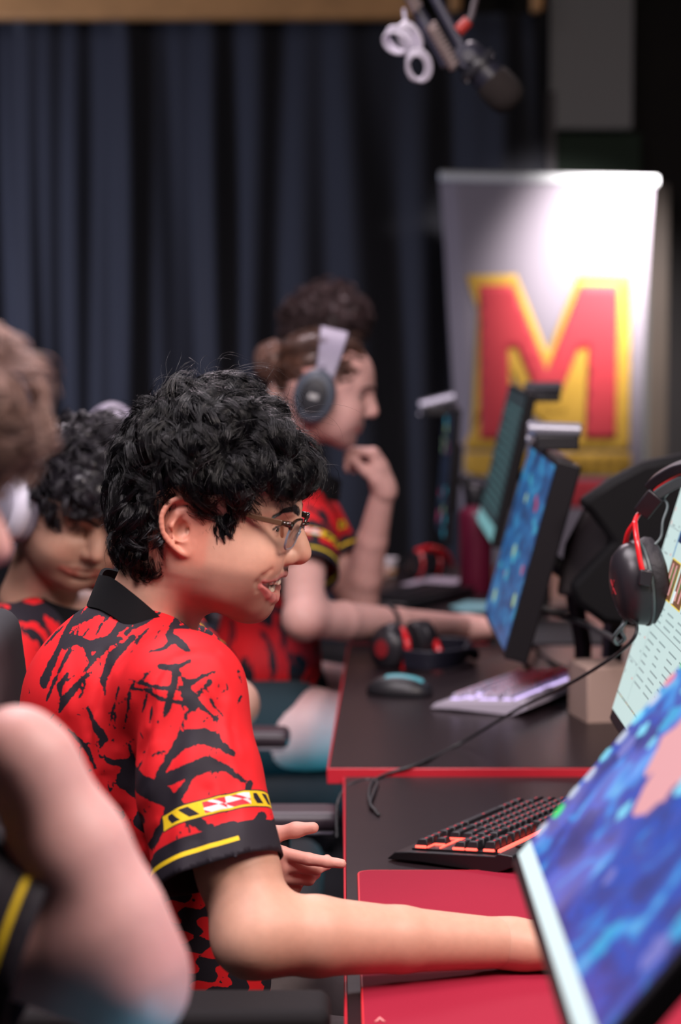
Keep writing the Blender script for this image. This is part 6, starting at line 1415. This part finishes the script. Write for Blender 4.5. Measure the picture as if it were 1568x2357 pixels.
# fork and slider in red
fork = [hp(1481, 1172, .01), hp(1466, 1190, .0), hp(1460, 1208, -.01)]
MB().tube(catmull(fork, 5), .0034, 10).build('slider_rod', M_hr, H, smooth=180)
MB().tube(catmull([hp(1462, 1203, -.01), hp(1466, 1240, -.035), hp(1474, 1290, -.045), hp(1481, 1318, -.048)], 6), .0038, 10).build('fork', M_hr, H, smooth=180)
MB().tube(catmull([hp(1462, 1203, -.01), hp(1447, 1225, .0), hp(1440, 1255, .012), hp(1441, 1282, .02)], 6), .0038, 10).build('fork', M_hr, H, smooth=180)
MB().box(hp(1486, 1330, -.050), (.018, .012, .022), rotm(0, 8, 0) if False else Matrix.Rotation(.15, 3, 'Y')).build('fork_joint', M_hb, H, bevel=.002)
MB().tube([hp(1475, 1319, -.052), hp(1495, 1313, -.052)], .0014, 6).build('joint_rim', M_metal, H)
bandp = catmull([hp(1482, 1172, .01), hp(1500, 1135, .0), hp(1530, 1110, -.02), hp(1575, 1090, -.05), hp(1640, 1085, -.10), hp(1700, 1110, -.15)], 6)
def ribbon(pts, w, th, name, m, par, shift=Vector((0, 0, 0)), wd=None):
    mb = MB(); vs = []; n = len(pts)
    for i, p in enumerate(pts):
        a = pts[min(n - 1, i + 1)] - pts[max(0, i - 1)]; t = a.normalized(); s = Vector((.25, 1, .1)); s = (s - t * s.dot(t)).normalized(); u = t.cross(s); p = p + shift
        vs += [p + s * w + u * th, p - s * w + u * th, p - s * w - u * th, p + s * w - u * th]
    fs = [(4 * i + k, 4 * i + (k + 1) % 4, 4 * i + 4 + (k + 1) % 4, 4 * i + 4 + k) for i in range(n - 1) for k in range(4)] + [(3, 2, 1, 0), (4 * n - 4, 4 * n - 3, 4 * n - 2, 4 * n - 1)]
    return mb.add(vs, fs).build(name, m, par, bevel=.002)
ribbon(catmull([hp(1484, 1172, .01), hp(1500, 1152, .0), hp(1519, 1130, -.01)], 4), .018, .0125, 'slider_housing', M_hb, H)
ribbon(bandp[7:], .017, .0065, 'headband', M_hb, H, Vector((-.002, 0, .010))); ribbon(bandp[7:], .015, .0075, 'headband_pad', M_hg, H, Vector((.004, 0, -.007)))
st = MB(); pts = bandp[7:]
for i in range(len(pts) - 1):
    for q in (.0, .25, .5, .75):
        p = pts[i].lerp(pts[i + 1], q) + Vector((.0, -.0168, .0025)); st.box(p, (.0040, .0022, .0034), Matrix.Rotation(-.6, 3, 'Y'))
st.build('stitching', M_hr, H)
MB().tube(catmull([hp(1505, 1153, -.01), hp(1527, 1150, -.02), hp(1537, 1166, -.03), hp(1526, 1200, -.04), hp(1522, 1235, -.045), hp(1507, 1254, -.05)], 7), .0019, 8).build('side_wire', M_hg, H, smooth=180)
# second cup on the far side of the band, behind the monitor edge
c2 = Vector(P(1700, 1330, 3.22)); R2_ = cupM(c2, (1, .3, -.15), (.1, 0, 1)); ringp(c2, R2_, [(.86, .002), (1.0, .010), (.93, .030), (.6, .045), (.1, .050)], 'ear_cup', M_hb, H, .044, .060); ringp(c2, R2_, [(.55, -.016), (.96, -.014), (1.0, -.004), (.95, .004)], 'ear_pad', M_hp, H, .046, .062)
MB().tube([bandp[-1], (bandp[-1] + c2) / 2, c2 + Vector((0, 0, .05))], .0038, 8).build('fork', M_hr, H)
# its cable
def cable(pts, r, label, k=8, cat='cable', m=None, name='cable'):
    q = catmull(pts, k); c_ = q[0]; o = MB().tube([p - c_ for p in q], r, 10).build(name, m or M_wire, smooth=180); o.location = c_; return tag(o, label, cat)
DT = DZ + .012
cable([hp(1425, 1408, .0), hp(1448, 1420, -.02), hp(1466, 1440, -.02), hp(1455, 1475, -.02), P(1400, 1520, 3.45), P(1300, 1580, 3.62), P(1200, 1628, 3.85), PZ(1060, 1711, DT + .006), PZ(965, 1758, DT + .004), P(895, 1780, 3.86), P(858, 1800, 3.80), PZ(849, 1830, DZ + .005), PZ(856, 1858, DZ + .003), PZ(872, 1876, DZ + .003)], .0026, 'black headset cable draped across both desks to the desk edge')
cable([PZ(866, 1868, DZ + .004), PZ(852, 1850, DZ + .007), PZ(860, 1826, DZ + .005), P(868, 1800, 3.80), P(845, 1795, 3.83), P(812, 1803, 3.80), P(790, 1822, 3.76), P(777, 1850, 3.70), P(775, 1885, 3.68), P(776, 1930, 3.66)], .0026, 'black cable looping over the corner and hanging off the desk edge')
cable([hp(1432, 1405), hp(1440, 1430), hp(1425, 1450), hp(1412, 1470, .02), P(1422, 1482, 3.45), P(1438, 1470, 3.42), P(1430, 1450, 3.42), hp(1440, 1425, .03)], .0028, 'knotted loop of grey cable under the hanging ear cup', m=M_hg)
cable([P(1205, 1405, 4.95), P(1250, 1408, 4.7), P(1330, 1430, 4.4), P(1390, 1458, 4.0), P(1420, 1475, 3.7)], .005, 'thick black cable running back from the knot', cat='cable')
cable([P(1175, 1478, 4.6), PZ(1215, 1535, DT + .006), PZ(1250, 1556, DT + .006), PZ(1285, 1552, DT + .006), PZ(1330, 1545, DT + .005), PZ(1420, 1540, DT + .005)], .0055, 'black cable crossing behind the white keyboard')
cable([P(1196, 1455, 4.9), PZ(1240, 1500, DT + .006), PZ(1275, 1525, DT + .006), PZ(1310, 1540, DT + .006), PZ(1380, 1560, DT + .005)], .0045, 'second black cable beside the white keyboard')
# ---------------------------------------------------------------- headset lying on the middle desk
H2 = empty('headset', PZ(950, 1550, DT), 'black and red headset lying on the middle desk behind the mouse', 'headset')
Yb = 4.98
def h2(px, py, dy=0): return Vector(P(px, py, Yb + dy))
cA = h2(905, 1490, -.02); RA = cupM(cA, (-.55, -.82, .05), (-.05, 0, 1)); k1 = dict(rx=.040, ry=.052, n=36)
ringp(cA, RA, [(.86, .002), (.99, .006), (1.0, .014), (.93, .028), (.7, .038), (.1, .044)], 'ear_cup', M_hb, H2, .042, .050); ringp(cA, RA, [(.55, -.018), (.96, -.014), (1.0, -.004), (.95, .004)], 'ear_pad', M_hp, H2, .044, .052)
ringp(cA, RA, [(.34, .0435), (.38, .0450), (.30, .0455)], 'cup_mark', mat('mark_deep_red', (.20, .01, .015), .5), H2, .042, .050)
cB = h2(962, 1480, .10); RB = cupM(cB, (.85, .5, .15), (.2, 0, 1)); ringp(cB, RB, [(.86, .002), (1.0, .010), (.93, .028), (.6, .040), (.1, .044)], 'ear_cup', M_hb, H2, .038, .048); ringp(cB, RB, [(.55, -.018), (.96, -.014), (1.0, -.004), (.95, .004)], 'ear_pad', M_hp, H2, .040, .050)
MB().tube(catmull([h2(925, 1448, -.03), h2(938, 1480, -.06), h2(936, 1520, -.06), h2(928, 1548, -.05)], 6), .0075, 10).build('fork', M_hr, H2, smooth=180)
MB().tube(catmull([h2(958, 1440, .10), h2(985, 1452, .10), h2(1005, 1485, .08), h2(1012, 1510, .05), h2(1000, 1522, .02)], 6), .0085, 10).build('fork', M_hr, H2, smooth=180)
bp_ = catmull([h2(930, 1535, -.07), h2(990, 1545, -.10), h2(1050, 1545, -.06), h2(1085, 1525, .02), h2(1070, 1500, .10), h2(1010, 1500, .12)], 7)
ribbon([Vector((p.x, p.y, max(p.z, DT + .024))) for p in bp_], .004, .020, 'headband', mat('band_navy', (.012, .012, .022), .5), H2)
# ---------------------------------------------------------------- small things on the desks
B_ = PZ(1095, 1362, DT)
t = empty('water_bottle', B_, 'maroon metal water bottle with a black lid on the farthest desk', 'bottle')
MB().lathe([(.040, .001), (.043, .006), (.043, .200), (.040, .212), (.028, .224), (.027, .232)], B_, n=36).build('body', mat('bottle_maroon', (.16, .012, .040), .4, .2), t, smooth=50)
MB().lathe([(.030, .230), (.031, .236), (.030, .268), (.024, .280), (.010, .284)], B_, n=30).build('lid', M_blk, t, smooth=50)
MB().tube([B_ + Vector((-.028, 0, .255)), B_ + Vector((-.034, 0, .285)), B_ + Vector((0, 0, .300)), B_ + Vector((.034, 0, .285)), B_ + Vector((.028, 0, .255))], .005, 8).build('carry_loop', M_blk, t)
MB().cyl(B_ + Vector((-.002, -.043, .206)), B_ + Vector((-.002, -.047, .206)), .005).build('stud', M_metal, t)
q = PZ(895, 1326, DT); t = empty('paper_cup', q, 'small white cup with an orange band on the far desk', 'cup')
MB().lathe([(.018, 0), (.022, .03), (.024, .045), (.0255, .046), (.0255, .049)], q + Vector((0, 0, .001)), n=24, sx=1.2, sy=1.0).build('cup_body', mat('cup_white', (.75, .70, .75), .5), t)
MB().lathe([(.0215, .008), (.0228, .020)], q + Vector((0, 0, .001)), n=24, sx=1.2).build('band', mat('cup_orange', (.7, .30, .05), .5), t)
def kb_dark(p, deg, label):
    t = empty('keyboard', p, label, 'keyboard'); R = Matrix.Rotation(math.radians(deg), 3, 'Z')
    MB().box(p + Vector((0, 0, .011)), (.15, .40, .02), R).build('case', M_kb, t, bevel=.004)
    for r in range(5):
        for k in range(14): 
            o = p + R @ Vector((-.05 + r * .024, -.17 + k * .0255, .024)); MB().box(o, (.018, .019, .009), R).build('key', M_key, t, smooth=0)
kb_dark(PZ(955, 1385, DT), -28, 'dark keyboard on the farthest desk in front of the maroon bottle')
q = PZ(1015, 1366, DT); t = MB().box((0, 0, .0015), (.13, .20, .003), Matrix.Rotation(-.4, 3, 'Z')).build('paper_sheet', mat('paper_lilac', (.40, .34, .42), .7), smooth=0); t.location = q + Vector((0, .25, 0)); tag(t, 'pale lilac sheet beside the dark keyboard', 'paper')
q = PZ(1080, 1400, DT); t = MB().prism([(0, 0), (.07, .02), (.12, .10), (.10, .20), (.02, .22), (-.03, .10)], (0, 0, .004), (1, 0, 0), (0, 1, 0), .003).build('mouse_pad', mat('pad_teal', (.16, .34, .38), .7), smooth=0); t.location = q + Vector((-.02, -.1, 0)); tag(t, 'pale teal mouse pad behind the outstretched arm', 'mouse pad')
H3 = empty('headset', PZ(985, 1330, DT), 'small red-rimmed headset lying on the farthest desk', 'headset')
for px_, dy in ((960, 0), (1000, .10)):
    cc = Vector(P(px_, 1300, 6.55 + dy)); Rc = cupM(cc, (-.8, -.5, .1), (0, 0, 1)); ringp(cc, Rc, [(.9, -.012), (1, 0), (.9, .02), (.1, .026)], 'ear_cup', M_hb, H3, .034, .038); ringp(cc, Rc, [(1.0, -.002), (1.08, .002), (1.0, .006)], 'cup_ring', M_hr, H3, .034, .038)
MB().tube(catmull([P(960, 1270, 6.56), P(990, 1262, 6.6), P(1025, 1275, 6.66), P(1040, 1300, 6.7)], 5), .009, 8).build('headband', M_hr, H3, smooth=180)
q = P(1382, 1500, 4.35); o = MB().box((0, 0, 0), (.085, .12, .11), Matrix.Rotation(.2, 3, 'Z')).build('cardboard_box', mat('box_beige', (.36, .25, .21), .75), bevel=.003); o.location = (q.x, q.y, DZ + .056); tag(o, 'plain beige box behind the white keyboard', 'box')
q = PZ(1275, 1500, DT); t = pad('mouse_pad', q.x - .13, q.x + .13, q.y + .10, q.y + .5, DT, mat('pad_dark', (.02, .02, .024), .8), 'dark mouse pad beyond the middle monitor foot')
# ---------------------------------------------------------------- microphone on its boom arm
YM = 5.0
def mp(px, py, dy=0): return Vector(P(px, py, YM + dy))
M_boom = mat('boom_paint', (.045, .045, .070), .4); M_spring = mat('spring_steel', (.45, .36, .34), .4, .6); M_cw = mat('cable_white', (.72, .68, .80), .4)
t = empty('boom_arm', mp(1000, -200), 'dark sprung boom arm coming down from the top edge, holding the microphone', 'microphone arm')
a, b = mp(905, -80), mp(1030, 150); MB().tube([a, b], .013, 12).build('lower_tube', M_boom, t)
a2, b2 = mp(960, -80), mp(1068, 118); MB().tube([a2, b2], .011, 12).build('upper_tube', M_boom, t)
def spring(a, b, r, n, name):
    d = (b - a); R = frame_to(d); L = d.length; MB().tube([a + R @ Vector((r * math.cos(q * 2 * math.pi * n), r * math.sin(q * 2 * math.pi * n), L * q)) for q in np.linspace(0, 1, n * 10)], .0032, 6).build(name, M_spring, t)
spring(mp(990, 55, -.03), mp(1048, 155, -.03), .011, 11, 'spring'); spring(mp(928, -40, -.03), mp(962, 22, -.03), .011, 8, 'spring')
MB().tube([mp(1108, -60), mp(1085, 40), mp(1050, 100)], .006, 8).build('tension_rod', mat('rod_dark', (.09, .07, .08), .4), t)
MB().tube([mp(1078, 48, -.01), mp(1054, 72, -.01)], .012, 10).build('red_sleeve', mat('sleeve_red', (.45, .03, .02), .45), t)
MB().cyl(mp(1072, 130, -.03), mp(1072, 130, .03), .024, n=24).build('joint', M_boom, t, bevel=.003); MB().cyl(mp(1078, 128, -.045), mp(1078, 128, -.03), .012, n=20).build('joint_knob', M_grey, t)
t2 = empty('microphone', mp(1110, 150), 'black microphone in a mount at the end of the boom arm', 'microphone')
ax = (mp(1150, 200) - mp(1060, 105)).normalized(); o0 = mp(1062, 112, .0)
MB().lathe([(.022, 0), (.030, .008), (.034, .03), (.034, .085)], o0, ax, 28).build('microphone_body', mat('mic_body', (.020, .020, .032), .4), t2, smooth=50)
MB().lathe([(.036, .085), (.040, .095), (.040, .130), (.034, .150), (.016, .160)], o0, ax, 28).build('foam_grille', mat('mic_foam', (.018, .013, .012), .95, bump=(300, .8, .003)), t2, smooth=50)
MB().lathe([(.042, .040), (.044, .044), (.044, .052), (.042, .056)], o0, ax, 28).build('mount_ring', M_blk2, t2)
def loop(c, rx, ry, rot, tube_r, label, y0, tw=0):
    pts = []
    for k in range(28):
        q = 2 * math.pi * k / 28; x = rx * math.cos(q); y = ry * math.sin(q); pts.append(mp(c[0] + x * math.cos(rot) - y * math.sin(rot), c[1] + x * math.sin(rot) + y * math.cos(rot), y0 + .02 * math.sin(q + tw)))
    return pts
wt = empty('cable_bundle', mp(940, 110), 'white cable tied in loops beside the boom arm', 'cable')
for c_, rx, ry, rot, r_ in (((912, 98), 30, 22, .5, .0045), ((922, 92), 36, 22, .75, .0045), ((944, 88), 18, 32, -.45, .009), ((965, 150), 26, 36, -.25, .0045), ((960, 155), 22, 30, -.1, .0045)):
    MB().tube(loop(c_, rx, ry, rot, r_, '', -.02), r_, 8, closed=True).build('loop', M_cw, wt, smooth=180)
MB().tube([mp(930, 20), mp(934, 60), mp(948, 112)], .004, 8).build('tail', M_cw, wt)
